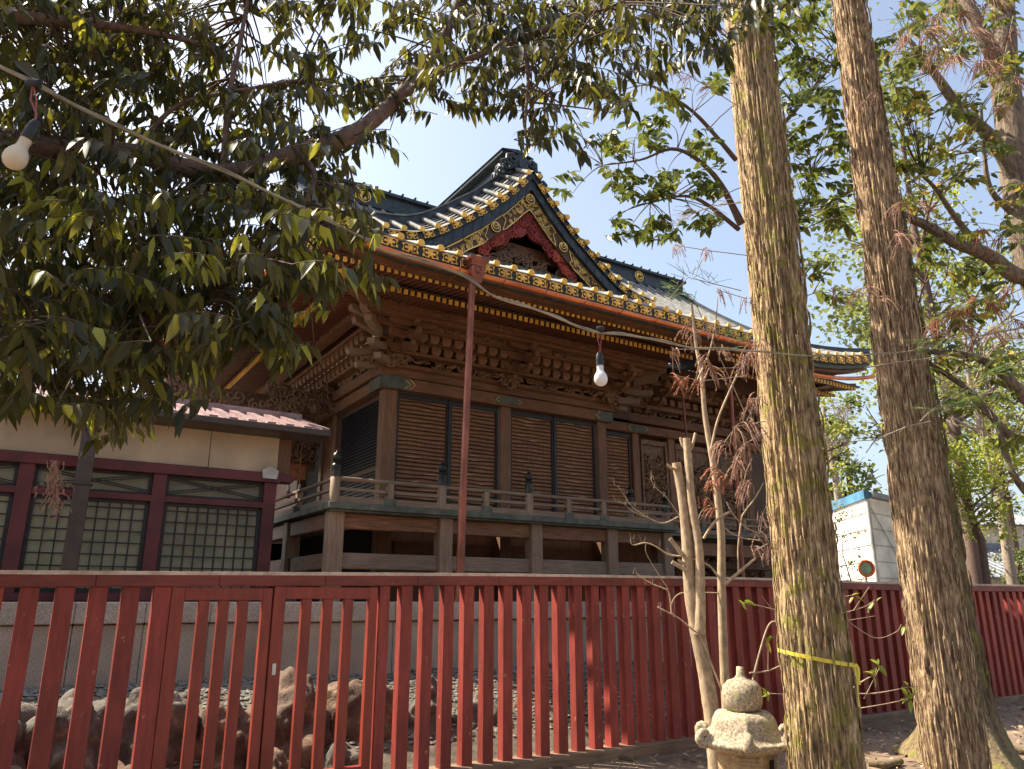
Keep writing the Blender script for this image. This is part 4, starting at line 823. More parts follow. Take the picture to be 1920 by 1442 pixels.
# ================================================================== foliage tools
def leaves(name, mt, P, D, L, wr, parent=None, lv=None, droop=.25, nrm=None, org=None):
    """N folded ovate leaves: base P, direction D, length L"""
    P = np.asarray(P, float); D = np.asarray(D, float); N = len(P); L = np.asarray(L, float).reshape(N, 1)
    D /= np.linalg.norm(D, axis=1, keepdims=True) + 1e-9
    if nrm is None: nrm = rng.normal(size=(N, 3)) * .55 + np.array([0, 0, 1.])
    Sd = np.cross(D, nrm); Sd /= np.linalg.norm(Sd, axis=1, keepdims=True) + 1e-9
    Up = np.cross(Sd, D); wdt = L * wr * rng.uniform(.8, 1.2, (N, 1)); fold = rng.uniform(.1, .5, (N, 1)); dn = np.array([0, 0, -1.])
    dr = droop * rng.uniform(.4, 1.6, (N, 1)) * L
    def pt(t, s): return P + D * L * t + dn * dr * t * t + Sd * s * wdt * .5 + Up * abs(s) * wdt * .5 * fold
    V = np.stack([pt(0, 0), pt(.33, 0), pt(.7, 0), pt(1, 0), pt(.3, 1), pt(.68, .78), pt(.3, -1), pt(.68, -.78)], 1)
    org = np.array(org if org is not None else (0, 0, 0), float); V = (V - org).reshape(-1, 3)
    fq = np.array([[1, 2, 5, 4], [2, 1, 6, 7]]); ft = np.array([[0, 1, 4], [2, 3, 5], [1, 0, 6], [3, 2, 7]]); b = np.arange(N)[:, None, None] * 8
    Q_ = (fq[None] + b).reshape(-1, 4); T_ = (ft[None] + b).reshape(-1, 3)
    me = bpy.data.meshes.new(name); me.vertices.add(N * 8); me.vertices.foreach_set('co', V.ravel())
    nl = Q_.size + T_.size; me.loops.add(nl); me.loops.foreach_set('vertex_index', np.concatenate([Q_.ravel(), T_.ravel()]).astype(np.int32))
    np_ = len(Q_) + len(T_); me.polygons.add(np_); st = np.concatenate([np.arange(len(Q_)) * 4, Q_.size + np.arange(len(T_)) * 3]).astype(np.int32)
    me.polygons.foreach_set('loop_start', st); me.polygons.foreach_set('use_smooth', np.ones(np_, bool))
    me.update(calc_edges=True); me.validate()
    lv = rng.random(N) if lv is None else lv
    at = me.attributes.new('lv', 'FLOAT', 'POINT'); at.data.foreach_set('value', np.repeat(lv, 8).astype(np.float32))
    me.materials.append(M[mt]); o = bpy.data.objects.new(name, me); COL.objects.link(o)
    if parent: o.parent = parent
    return o
class Fol:
    """collects sprigs: leaf positions plus twigs"""
    def __init__(s): s.P = []; s.D = []; s.L = []; s.lv = []; s.tw = MB()
    def sprig(s, p, d, length, n, ll, lvb=0., twr=.0025, hang=.5, gap=0):
        p = Vector(p); d = Vector(d).normalized(); pts = [p.copy()]; side = d.cross(Vector((0, 0, 1)))
        if side.length < .1: side = Vector((1, 0, 0))
        side.normalize(); c = p.copy(); k = 5; dd = d.copy()
        for i in range(k): dd = (dd + Vector((0, 0, -.16 * hang))).normalized(); c = c + dd * length / k; pts.append(c.copy())
        s.tw.tube(pts, [twr, twr * .9, twr * .8, twr * .7, twr * .55, twr * .4], 4, cap=False)
        base = random.random() * .6 + lvb
        for i in range(n):
            t = (i + 1) / n * k; j = min(int(t), k - 1); q = pts[j].lerp(pts[j + 1], t - j) if t < k else pts[k]
            sg = 1 if i % 2 else -1; ld = dd * .55 + side * sg * random.uniform(.3, .9) + Vector((random.gauss(0, .25), random.gauss(0, .25), random.gauss(0, .25) - hang))
            if i == n - 1: ld = dd + Vector((0, 0, -hang * .6))
            s.P.append(q); s.D.append(ld); s.L.append(ll * random.uniform(.7, 1.15)); s.lv.append(min(1, max(0, base + random.gauss(0, .22))))
    def build(s, parent, mt, wr, org, droop=.25, twig='twig', name='leaves'):
        leaves(name, mt, [tuple(p) for p in s.P], [tuple(p) for p in s.D], s.L, wr, parent, np.array(s.lv), droop, org=org)
        s.tw.build('twigs', twig, parent, org)
def grid_fill(fo, rows, y0r, depth, dens, length, n, ll, hang=.5, spread=.45, conn=None, step=80, lvf=None):
    cents = []
    for r, row in enumerate(rows):
        for c, ch in enumerate(row):
            if ch in ' .': continue
            k = int(ch); m = dens * k / 9.
            cnt = int(m) + (random.random() < m - int(m))
            hot = (random.random(), random.random())
            for _ in range(cnt):
                a = random.uniform(-.1, 1.1); b = random.uniform(-.15, 1.0)
                if k < 7: a = lerp(a, hot[0], .45); b = lerp(b, hot[1], .45)
                x = (c + a) * step; y = y0r + (r + b) * step - 12; Y = depth(x, y) + random.gauss(0, spread)
                p = Q(x, y, max(Y, 1.6)); ang = random.uniform(0, 6.28); d = Vector((math.cos(ang), math.sin(ang) * .8, random.uniform(-.2, .5)))
                p = p - d.normalized() * length * .4
                fo.sprig(p, d, length * random.uniform(.7, 1.2), n, ll, (lvf(x, y) if lvf else 0), hang=hang)
                if conn is not None and random.random() < .55: cents.append(p)
    return cents
def limb_pts(pl, sub=5):
    P = [Q(*a[:3]) for a in pl]; R = [a[3] for a in pl]; out = []; rs = []
    for i in range(len(P) - 1):
        p0 = P[max(i - 1, 0)]; p1 = P[i]; p2 = P[i + 1]; p3 = P[min(i + 2, len(P) - 1)]
        for j in range(sub):
            t = j / sub; out.append(.5 * ((2 * p1) + (p2 - p0) * t + (2 * p0 - 5 * p1 + 4 * p2 - p3) * t * t + (3 * p1 - p0 - 3 * p2 + p3) * t ** 3)); rs.append(lerp(R[i], R[i + 1], t))
    out.append(P[-1]); rs.append(R[-1]); return out, rs
def limb(pl, parent, org, mt='limb', name='branch', n=10, rough=.06, sub=6):
    pts, rs = limb_pts(pl, sub); mb = MB(); rs = [r * (1 + rough * random.uniform(-1, 1)) for r in rs]; mb.tube(pts, rs, n); mb.build(name, mt, parent, org); return pts
def connect(mb, src, cents, r0=.006):
    for c in cents:
        near = min(src, key=lambda q: (q - c).length); d = c - near
        mid = near + d * .5 + Vector((random.uniform(-.1, .1), random.uniform(-.1, .1), .12 * d.length)) * 1.
        pts = []
        for j in range(6): t = j / 5; pts.append(near * (1 - t) ** 2 + mid * 2 * t * (1 - t) + c * t * t)
        mb.tube(pts, [r0 * (1 - .12 * j) for j in range(6)], 4, cap=False)
# ================================================================== overhanging oak at left
OO = Vector((-4.3, 2.6, -.1))
oak = thing('overhanging_oak', 'dark evergreen oak whose drooping leafy limbs hang across the upper left', 'tree', OO)
mb = MB(); mb.tube([(-4.3, 2.6, -.15), (-4.25, 2.65, 1.2), (-4.1, 2.75, 2.6), (-3.9, 2.8, 3.6), (-3.8, 2.8, 5), (-3.9, 2.6, 7)], [.34, .26, .23, .21, .17, .1], 14); mb.build('trunk', 'limb', oak, OO)
src = []
src += limb([(-900, 420, 2.8, .11), (-300, 300, 2.9, .085), (-40, 262, 2.95, .06), (110, 280, 3.0, .046), (250, 288, 3.05, .045), (380, 322, 3.1, .043), (470, 318, 3.15, .042), (560, 285, 3.2, .046), (640, 262, 3.25, .044), (700, 225, 3.3, .038), (742, 185, 3.35, .033), (800, 120, 3.45, .028), (850, 30, 3.5, .024), (880, -90, 3.6, .02)], oak, OO)
src += limb([(-900, 800, 2.6, .055), (-300, 720, 2.7, .045), (60, 655, 2.8, .036), (200, 622, 2.85, .033), (300, 592, 2.9, .03), (372, 560, 2.95, .026), (430, 520, 3.0, .017), (520, 470, 3.05, .012), (600, 420, 3.1, .008)], oak, OO, 'limb')
src += limb([(418, 322, 3.12, .016), (430, 180, 3.2, .014), (450, 80, 3.25, .012), (475, -60, 3.3, .009)], oak, OO)
src += limb([(742, 185, 3.35, .02), (860, 120, 3.4, .02), (980, 70, 3.5, .016), (1120, 20, 3.6, .012), (1250, -20, 3.7, .008)], oak, OO)
src += limb([(980, 70, 3.5, .012), (990, 150, 3.45, .009), (985, 230, 3.45, .006), (990, 290, 3.45, .003)], oak, OO)
src += limb([(-400, 60, 2.9, .05), (-60, 30, 2.9, .035), (120, 40, 2.9, .025), (280, 60, 3.0, .015), (400, 90, 3.1, .008)], oak, OO)
src += limb([(250, 290, 3.05, .014), (330, 200, 3.05, .011), (450, 170, 3.1, .009), (560, 150, 3.2, .006)], oak, OO)
src += limb([(560, 285, 3.2, .016), (590, 330, 3.15, .012), (560, 400, 3.1, .009), (520, 450, 3.05, .006)], oak, OO)
oakrows = [
 "9999334446899999983   ",
 "99995344338999875     ",
 "9998655556777621      ",
 "87666666411 4         ",
 "98887887 1            ",
 "999999994             ",
 "99999999 2            ",
 "99999962              ",
 "9999853               ",
 "43631                 ",
 "  1                   "]
oakrows[4] = "988878871             "; oakrows[6] = "999999962             "; oakrows[3] = "876666664 . 41        "
def odepth(x, y): return 2.85 + .5 * min(1, max(0, x / 1000)) + .3 * min(1, max(0, (450 - y) / 450)) + (.2 if y < 350 else 0)
fo = Fol()
olv = lambda x, y: .32 if (330 < y < 520 and x > 60) else (.06 if y < 330 else .12)  # leaf tone paints in a backlit yellow-green band and dark silhouetted top
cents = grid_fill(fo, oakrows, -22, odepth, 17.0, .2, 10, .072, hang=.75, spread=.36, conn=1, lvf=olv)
# crown above and to the left of the picture, which shades what is below
for _ in range(420):
    p = Vector((random.uniform(-4.6, -1.6), random.uniform(1.6, 3.9), random.uniform(4.3, 6.0))); ang = random.uniform(0, 6.28)
    fo.sprig(p, (math.cos(ang), math.sin(ang), .2), .3, 9, .11, 0, hang=.6)
for _ in range(420):
    p = Vector((random.uniform(-4.5, -1.7), random.uniform(1.3, 2.9), random.uniform(2.0, 4.6))); ang = random.uniform(0, 6.28)
    if abs(p.x) / p.y < .8: continue
    fo.sprig(p, (math.cos(ang), math.sin(ang), .2), .3, 9, .11, 0, hang=.6)
connect(fo.tw, src, cents)
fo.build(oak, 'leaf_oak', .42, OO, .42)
# ================================================================== big cedar trunks
def cedar(name, label, x, y, prof, seed, mt, nA=190, nZ=330, lean=(0, 0), flare=0, zmax=9.5, amp=.034):
    org = Vector((x, y, -.1)); t = thing(name, label, 'tree', org, group='cedar trunks in front of the fence'); vs = []; zs = [p[0] for p in prof]; rr = [p[1] for p in prof]
    for j in range(nZ):
        z = zmax * j / (nZ - 1); r0 = interp(zs, rr, z); fl = flare * math.exp(-z / .28)
        for i in range(nA):
            a = 2 * math.pi * i / nA; ca, sa = math.cos(a), math.sin(a)
            tw = a + z * .03
            q = Vector((math.cos(tw) * 9, math.sin(tw) * 9, z * 1.2 + seed))
            f = 1 - abs(noise.noise(q + Vector((0, 0, seed)))) * 2; f2 = noise.noise(Vector((math.cos(tw) * 26 * r0 / .27, math.sin(tw) * 26 * r0 / .27, z * 2.0 + seed)))
            f3 = noise.noise(Vector((ca * 3, sa * 3, z * .7 + seed))); f4 = noise.noise(Vector((ca * 20, sa * 20, z * 22 + seed)))
            f = f if f > 0 else f * 1.3
            r = r0 * (1 + .05 * f3) - amp * .4 + amp * (.6 * f + .5 * f2) + .007 * f4 + fl * (.35 + .65 * max(0, math.sin(a * 2.5 + seed)) ** 1.5)
            vs.append((r * ca + lean[0] * z, r * sa + lean[1] * z, z))
    fs = [(j * nA + i, j * nA + (i + 1) % nA, (j + 1) * nA + (i + 1) % nA, (j + 1) * nA + i) for j in range(nZ - 1) for i in range(nA)]
    mb = MB(); mb.v = vs; mb.f = fs; mb.m = [0] * len(fs); mb.sm = [True] * len(fs); mb.build('trunk', mt, t, (0, 0, 0))
    # loose bark strips standing off the trunk
    mb = MB()
    for k in range(800):
        z = random.uniform(.2, zmax - .6); a = random.uniform(0, 6.28); r = interp(zs, rr, z) + amp * .35; L = random.uniform(.08, .38); pts = []
        for j in range(4): tt = j / 3; rr_ = r + .014 * math.sin(tt * 3.1) + random.uniform(0, .006); aa = a + (tt - .5) * random.uniform(-.05, .05); pts.append((rr_ * math.cos(aa) + lean[0] * z, rr_ * math.sin(aa) + lean[1] * z, z + L * tt))
        mb.tube(pts, [.003, .008, .007, .002], 4)
    mb.build('bark_strips', mt, t, (0, 0, 0)); return t, org
C1, CO1 = cedar('cedar_trunk', 'thick mossy cedar trunk tied with a yellow ribbon, beside the stone lantern', 2.14, 5.7, [(0, .232), (1.0, .218), (1.6, .208), (4, .185), (7, .150), (9.5, .135)], 1.3, 'bark')
C2, CO2 = cedar('cedar_trunk', 'thick shaggy cedar trunk right of the ribboned one, with the cable wrapped round it', 3.60, 6.8, [(0, .225), (1.6, .208), (4, .185), (7, .152), (9.5, .135)], 4.7, 'bark2', lean=(.006, 0))
C3, CO3 = cedar('cedar_trunk', 'mossy cedar trunk with flared roots half hidden behind the right trunk', 4.68, 8.55, [(0, .29), (1.6, .26), (4, .235), (9.5, .17)], 9.1, 'barkmoss', flare=.62, lean=(-.012, 0), nA=150, nZ=240)
# ribbon round the first trunk
rb = thing('ribbon', 'yellow plastic ribbon knotted round the mossy cedar trunk', 'ribbon', (2.14, 5.7, .85))
mb = MB(); zc = Q(1545, 1238, 5.4).z
for i in range(40):
    a0 = math.pi + i * 2 * math.pi / 40; a1 = a0 + 2 * math.pi / 40; r = .244 + .006 * math.sin(i * 2.3)
    z0 = zc + .045 * math.cos(a0 + .25) * -1; z1 = zc + .045 * math.cos(a1 + .25) * -1
    mb.add([(2.14 + r * math.cos(a0), 5.7 + r * math.sin(a0), z0 - .013), (2.14 + r * math.cos(a1), 5.7 + r * math.sin(a1), z1 - .013), (2.14 + (r + .003) * math.cos(a1), 5.7 + (r + .003) * math.sin(a1), z1 + .013), (2.14 + (r + .003) * math.cos(a0), 5.7 + (r + .003) * math.sin(a0), z0 + .013)], [(0, 1, 2, 3)])
mb.build('band', 'ribbon', rb, (2.14, 5.7, .85))
kp = Vector((2.14 + .25 * math.cos(-.55), 5.7 + .25 * math.sin(-.55), zc - .05)); mb = MB()
for (dx, L) in ((.0, .26), (.02, .12)):
    for i in range(6):
        a = kp + Vector((dx + .004 * math.sin(i), -.005, -L * i / 6)); b = kp + Vector((dx + .004 * math.sin(i + 1), -.005, -L * (i + 1) / 6)); mb.add([a + Vector((-.008, 0, 0)), a + Vector((.01, .004, 0)), b + Vector((.01, .004, 0)), b + Vector((-.008, 0, 0))], [(0, 1, 2, 3)])
mb.tube([kp + Vector((-.02, 0, 0)), kp, kp + Vector((.02, 0, .01))], [.01, .016, .01], 6); mb.build('knot', 'ribbon', rb, (2.14, 5.7, .85))
# ================================================================== stone lantern
LO = Vector((1.70, 6.05, -.125)); ln = thing('stone_lantern', 'small mossy granite garden lantern with onion finial and scrolled hexagonal roof', 'stone lantern', LO)
def nudge(o, amp, sc):
    me = o.data
    for v in me.vertices: v.co += v.co.normalized() * amp * noise.fractal(v.co * sc, 1, 2, 4)
o = MB().lathe((0, 0, 0), [(.10, .845), (.125, .86), (.142, .91), (.146, .97), (.135, 1.02), (.10, 1.055), (.05, 1.075), (.03, 1.095), (.026, 1.15), (.0, 1.155)], 40).build('finial', 'lantern', ln, (0, 0, 0)); nudge(o, .012, 14)
vs = []; nr = 26; na = 96
for j in range(nr):
    t = j / (nr - 1)
    for i in range(na):
        a = 2 * math.pi * i / na; hx = 1 / max(.6, math.cos(((a + math.pi / 6) % (math.pi / 3)) - math.pi / 6)); c = max(0, math.cos(3 * a)) ** 8 if False else max(0, math.cos(6 * (a) / 2)) ** 2
        corner = max(0, math.cos(((a) % (math.pi / 3)) - math.pi / 6) - .966) / .034; cor = 1 - corner
        R = .30 * (1 + .10 * cor ** 3)
        pr = [(0, .85), (.12, .85), (.19, .842), (.228, .82), (.25, .785), (.262, .745), (.276, .71), (.30, .682), (.335, .662), (.36, .655), (.364, .632), (.33, .605), (.26, .585), (.21, .58)]
        q = t * (len(pr) - 1); k_ = min(int(q), len(pr) - 2); r = lerp(pr[k_][0], pr[k_ + 1][0], q - k_); z = lerp(pr[k_][1], pr[k_ + 1][1], q - k_)
        hexf = (math.cos(math.pi / 6) / math.cos(((a + .22 + math.pi / 2) % (math.pi / 3)) - math.pi / 6)); wgt = min(1, r / .33) ** 2; r *= lerp(1, hexf * .96, wgt); z += .03 * ((hexf - .866) / .134) ** 3 * wgt * (1 if z > .6 else .6)
        vs.append((r * math.cos(a), r * math.sin(a), z))
mb = MB(); mb.add(vs, [(j * na + i, j * na + (i + 1) % na, (j + 1) * na + (i + 1) % na, (j + 1) * na + i) for j in range(nr - 1) for i in range(na)], 0, True)
o = mb.build('roof', 'lantern', ln, (0, 0, 0)); nudge(o, .004, 22)
for k in range(6):
    a = k * math.pi / 3 - math.pi / 2 - .22; mb = MB(); e = Vector((math.cos(a), math.sin(a), 0)); pts = []; rs = []
    for i in range(16):
        t = i / 15
        if t < .35: q = t / .35; pts.append(e * lerp(.25, .335, q) + Vector((0, 0, .70 - .055 * q))); rs.append(lerp(.025, .042, q))
        else: q = (t - .35) / .65; g = -1.4 + q * 5.4; rad = .05 * (1 - .65 * q); cpt = e * .335 + Vector((0, 0, .69)); pts.append(cpt + e * rad * math.cos(g) + Vector((0, 0, rad * math.sin(g)))); rs.append(.038 * (1 - .5 * q))
    mb.tube(pts, rs, 10); o = mb.build('corner_scroll', 'lantern', ln, (0, 0, 0)); nudge(o, .006, 20)
M['lantern_body'] = mat('lantern_stone_body', (.46, .33, .17), (.26, .17, .09), 30, rough=.9, bump=.5, dist=.008)
def hexa(r0, r1, z0, z1, nm, mt='lantern_body'):
    mb = MB(); rot = -math.pi / 2 - .22 + math.pi / 6; mb.add([(r0 * math.cos(rot + k * math.pi / 3), r0 * math.sin(rot + k * math.pi / 3), z0) for k in range(6)] + [(r1 * math.cos(rot + k * math.pi / 3), r1 * math.sin(rot + k * math.pi / 3), z1) for k in range(6)], [tuple(range(6))[::-1], tuple(range(6, 12))] + [(k, (k + 1) % 6, 6 + (k + 1) % 6, 6 + k) for k in range(6)])
    return mb.build(nm, mt, ln, (0, 0, 0), bevel=.008)
hexa(.2, .215, .27, .61, 'firebox'); hexa(.24, .24, .19, .27, 'platform'); hexa(.11, .13, 0, .19, 'base')
mb = MB()
for k in (0, 1):
    a = -math.pi / 2 - .22 + (0 if k == 0 else (1 if k == 1 else -1)) * math.pi / 3; e = Vector((math.cos(a), math.sin(a), 0)); s_ = Vector((-math.sin(a), math.cos(a), 0)); c = e * (.19)
    if k == 0:
        c2 = c + s_ * .03 + Vector((0, 0, .44)); mb.tube([c2 - e * .01, c2 + e * .002], .035, 16, 1, sm=False)
        for zz in (.51, .535, .56): mb.tube([c - s_ * .07 + Vector((0, 0, zz)), c + s_ * .08 + Vector((0, 0, zz))], .003, 4, 0)
    else: mb.beam(c + Vector((0, 0, .36)) - e * .004, c + Vector((0, 0, .54)) - e * .004, .05, .012, 1, side=tuple(s_))
mb.build('openings', ['lantern_body', 'dark'], ln, (0, 0, 0))
# ================================================================== pruned young tree
YO = Q(1345, 1460, 6.9); YO.z = -.1
yt = thing('young_tree', 'young pruned tree with several pale smooth stems and sawn-off tops behind the lantern', 'tree', YO)
def px(pl, Y, mt='sapbark', name='stem', n=10, par=yt, org=YO): return limb([(x, y, Y, r) for x, y, r in pl], par, org, mt, name, n, .04)
YY = 6.9
px([(1348, 1475, .078), (1345, 1440, .075), (1333, 1330, .066), (1320, 1250, .062), (1305, 1170, .064), (1293, 1100, .052), (1287, 1000, .046), (1279, 930, .042), (1268, 868, .040)], YY, n=14)
px([(1312, 1190, .05), (1313, 1120, .044), (1312, 1060, .040), (1308, 1010, .037), (1297, 940, .036), (1292, 880, .035), (1287, 822, .034)], YY - .05, n=12)
px([(1375, 1480, .05), (1362, 1320, .042), (1356, 1200, .038), (1353, 1100, .037), (1352, 1000, .034), (1344, 920, .031), (1334, 850, .028), (1322, 780, .024), (1315, 700, .020), (1304, 640, .016), (1297, 568, .009)], YY + .1, n=12)
for pl in ([(1280, 1041, .022), (1268, 1025, .02), (1256, 1010, .019)], [(1287, 1070, .022), (1274, 1062, .018), (1260, 1054, .017)], [(1287, 1060, .018), (1275, 1052, .014), (1273, 1048, .013)], [(1268, 880, .02), (1258, 877, .014), (1250, 870, .012)], [(1289, 850, .02), (1298, 835, .014), (1304, 812, .012)], [(1290, 845, .018), (1280, 835, .014), (1276, 820, .012)]): px(pl, YY - .03, name='stub', n=8)
br = [[(1333, 845, .012), (1345, 790, .011), (1365, 740, .010), (1388, 690, .009), (1405, 655, .005)], [(1308, 712, .010), (1330, 660, .008), (1341, 610, .007), (1346, 557, .004)], [(1319, 1010, .012), (1335, 985, .012), (1350, 970, .012), (1368, 960, .011)],
      [(1359, 1098, .012), (1335, 1066, .010), (1320, 1056, .009), (1290, 1045, .009), (1254, 1040, .008), (1230, 1025, .007), (1210, 1018, .006), (1187, 1022, .006), (1182, 1010, .003)],
      [(1272, 969, .006), (1243, 981, .006), (1214, 970, .005), (1185, 949, .004), (1168, 925, .003), (1158, 910, .002)], [(1215, 971, .004), (1188, 960, .003), (1170, 945, .003), (1157, 940, .002)],
      [(1279, 975, .005), (1266, 955, .005), (1248, 931, .004), (1230, 915, .004), (1221, 900, .003), (1224, 892, .002)],
      [(1365, 1322, .010), (1340, 1260, .008), (1317, 1200, .007), (1293, 1176, .007), (1269, 1157, .006), (1232, 1138, .005)], [(1259, 1150, .007), (1256, 1120, .006), (1250, 1106, .006), (1225, 1096, .005), (1205, 1084, .004), (1193, 1075, .002)],
      [(1258, 1137, .006), (1264, 1122, .005), (1278, 1112, .005), (1310, 1111, .005), (1351, 1112, .006)], [(1359, 1096, .016), (1375, 1082, .014), (1395, 1065, .012), (1417, 1046, .010)],
      [(1385, 1072, .008), (1384, 1030, .008), (1390, 975, .007), (1396, 960, .006), (1415, 935, .006), (1432, 905, .004)], [(1253, 1105, .004), (1224, 1060, .003), (1211, 1035, .003), (1211, 1020, .002)], [(1359, 990, .006), (1375, 1002, .006), (1400, 1010, .005), (1430, 1014, .004)],
      [(1362, 940, .006), (1375, 965, .006), (1400, 990, .005), (1425, 1000, .004)], [(1395, 960, .005), (1393, 930, .005), (1398, 890, .004), (1410, 860, .003)], [(1300, 985, .004), (1330, 960, .004), (1345, 955, .003)], [(1305, 990, .006), (1315, 960, .004), (1335, 945, .003)]]
for pl in br: px(pl, YY + random.uniform(-.15, .1), name='branch', n=7)
mb = MB()
for pl in br[3:9]:
    for x, y, r in pl[2:]:
        for _ in range(2):
            p = Q(x + random.uniform(-8, 8), y, YY - .05); mb.tube([p, p + Vector((random.uniform(-.03, .03), 0, random.uniform(.03, .07)))], [.0025, .001], 4)
mb.build('twigs', 'sapbark', yt, YO)
# ================================================================== drooping cedar sprigs
def sprig_strands(mb, p, n, L, spread, m=0, r=.0045, up=0.1, hang=1.):
    p = Vector(p); a0 = random.uniform(0, 6.28)
    for i in range(n):
        a = a0 + random.gauss(0, .9); d = Vector((math.cos(a) * spread, math.sin(a) * spread, up + random.uniform(-.2, .2))); c = p + Vector((random.gauss(0, .02), random.gauss(0, .02), random.gauss(0, .015))); pts = [c.copy()]; l = L * random.uniform(.35, 1.1)
        for j in range(6): d = (d + Vector((random.gauss(0, .07), random.gauss(0, .07), -.30 * hang))); c = c + d.normalized() * l / 6; pts.append(c.copy())
        mb.tube(pts, [r * .4, r * .6, r * .7, r * .7, r * .6, r * .5, r * .2], 4, m, cap=False)
        for j in range(1, 6):      # scaly needles all round the strand
            ax = (pts[j + 1] - pts[j]).normalized() if j < 6 else d
            for s_ in range(5): q = pts[j].lerp(pts[j + 1], random.random()); mb.tube([q, q + (ax * 1.2 + Vector((random.uniform(-1, 1), random.uniform(-1, 1), random.uniform(-1, 1)))) * r * 2.2], [r * .45, r * .1], 3, m, cap=False)
def hung(parent, org, pl, Y, mt, n=12, L=.18, sp=.5, r=.0045, name='cedar_sprig', twig=.004, hang=1., up=.1):
    P = [Q(x, y, Y + random.uniform(-.05, .05)) for x, y in pl]; mb = MB(); 
    if len(P) > 1: mb.tube(P, [twig * (1 - .5 * i / len(P)) for i in range(len(P))], 5, 1, cap=False)
    for i, p in enumerate(P[(1 if len(P) > 2 else 0):]):
        sprig_strands(mb, p, n, L, sp, 0, r, up, hang)
    mb.build(name, [mt, 'twiglight'], parent, org)
YS = 5.5
for pl, n, L, r in (([(1395, 610), (1330, 615), (1300, 625), (1290, 615)], 7, .16, .0045), ([(1400, 660), (1355, 655), (1262, 655)], 8, .15, .005), ([(1392, 690), (1330, 690), (1325, 670)], 9, .26, .006), ([(1420, 640), (1400, 670)], 14, .3, .0055), ([(1440, 760), (1420, 745), (1400, 790)], 16, .24, .005),
                    ([(1435, 790), (1380, 800), (1358, 830)], 12, .22, .0045), ([(1440, 810), (1400, 830), (1380, 860)], 12, .2, .0045), ([(1440, 940), (1430, 965), (1425, 1000)], 9, .14, .004), ([(1400, 900), (1406, 905)], 10, .22, .004), ([(1385, 850), (1385, 870)], 10, .2, .0045), ([(1440, 1020), (1420, 1030)], 8, .14, .004),
                    ([(1410, 480), (1330, 470), (1265, 460)], 9, .2, .004), ([(1400, 560), (1350, 545)], 9, .18, .004)): hung(C1, CO1, pl, YS, 'sprig_dead', n, L, .45, r)
for pl, n, L in (([(1400, 705), (1310, 715), (1290, 708), (1262, 705)], 9, .2), ([(1345, 880), (1362, 892)], 9, .2), ([(1340, 900), (1325, 905)], 7, .14), ([(1340, 950), (1320, 935)], 8, .14)): hung(C1, CO1, pl, YS + .6, 'sprig_red', n, L, .9, .0055)
hung(C1, CO1, [(1400, 640), (1375, 625)], YS, 'sprig_green', 9, .14, .9, .003, hang=.1, up=.2)
hung(C1, CO1, [(1395, 770), (1300, 560), (1270, 540)], YS, 'sprig_green', 12, .2, .9, .0028, hang=.05, up=.5)
hung(C1, CO1, [(1390, 545), (1330, 530), (1290, 520), (1255, 560)], YS, 'sprig_green', 9, .22, .9, .0026, hang=.1, up=.3)
hung(C1, CO1, [(1385, 200), (1330, 165), (1290, 140), (1262, 130)], YS, 'sprig_red', 12, .16, .9, .0035, hang=.7)
hung(C1, CO1, [(1390, 380), (1340, 385), (1300, 400), (1270, 420)], YS, 'twiglight', 10, .2, .9, .0025, hang=.2)
for pl, Y, mt, n, L in (([(1640, 560), (1600, 545), (1560, 540)], 6.5, 'sprig_dead', 7, .28), ([(1650, 560), (1625, 540)], 6.5, 'sprig_dead', 9, .3), ([(1470, 590), (1500, 640)], 5.6, 'sprig_dead', 4, .34), ([(1720, 380), (1690, 380)], 6.4, 'sprig_dead', 16, .3), ([(1700, 440), (1680, 440)], 6.4, 'sprig_dead', 16, .3),
                        ([(1650, 100), (1700, 70), (1760, 30), (1800, 20)], 6.3, 'sprig_dead', 26, .32), ([(1700, 110), (1760, 90), (1820, 60), (1850, 90)], 6.3, 'sprig_dead', 26, .34), ([(1750, -20), (1800, -10), (1860, 0)], 6.3, 'sprig_dead', 30, .36), ([(1700, 20), (1740, 60), (1790, 110), (1840, 120)], 6.2, 'sprig_dead', 34, .34), ([(1880, -10), (1900, 60), (1905, 150)], 6.3, 'sprig_dead', 30, .34), ([(1680, 640), (1760, 600), (1830, 560), (1890, 540)], 8, 'sprig_red', 20, .34), ([(1640, 180), (1620, 190), (1640, 175)], 6.4, 'sprig_dead', 8, .12),
                        ([(1900, 30), (1880, 120), (1870, 200)], 6.6, 'sprig_dead', 18, .3), ([(1760, 330), (1840, 430), (1880, 440)], 7.5, 'sprig_red', 16, .3), ([(1700, 600), (1790, 580), (1850, 570)], 7.2, 'sprig_red', 18, .3), ([(1730, 640), (1800, 610), (1860, 620), (1900, 600)], 7.2, 'sprig_red', 18, .32)): hung(C2, CO2, pl, Y, mt, n, L, .6, .0045)
for pl, L in (([(1725, 790), (1745, 770), (1790, 740), (1850, 700)], .3), ([(1745, 770), (1780, 760), (1830, 765)], .32), ([(1720, 660), (1735, 640)], .16), ([(1560, 200), (1530, 190), (1500, 180)], .25), ([(1700, 30), (1730, 50)], .3)): hung(C2, CO2, pl, 6.3, 'sprig_green', 16, L, 1., .0032, hang=.06, up=.25)
hung(C2, CO2, [(1745, 790), (1700, 800), (1640, 825), (1545, 830)], 6.2, 'twiglight', 2, .1, .6, .0025, twig=.005)
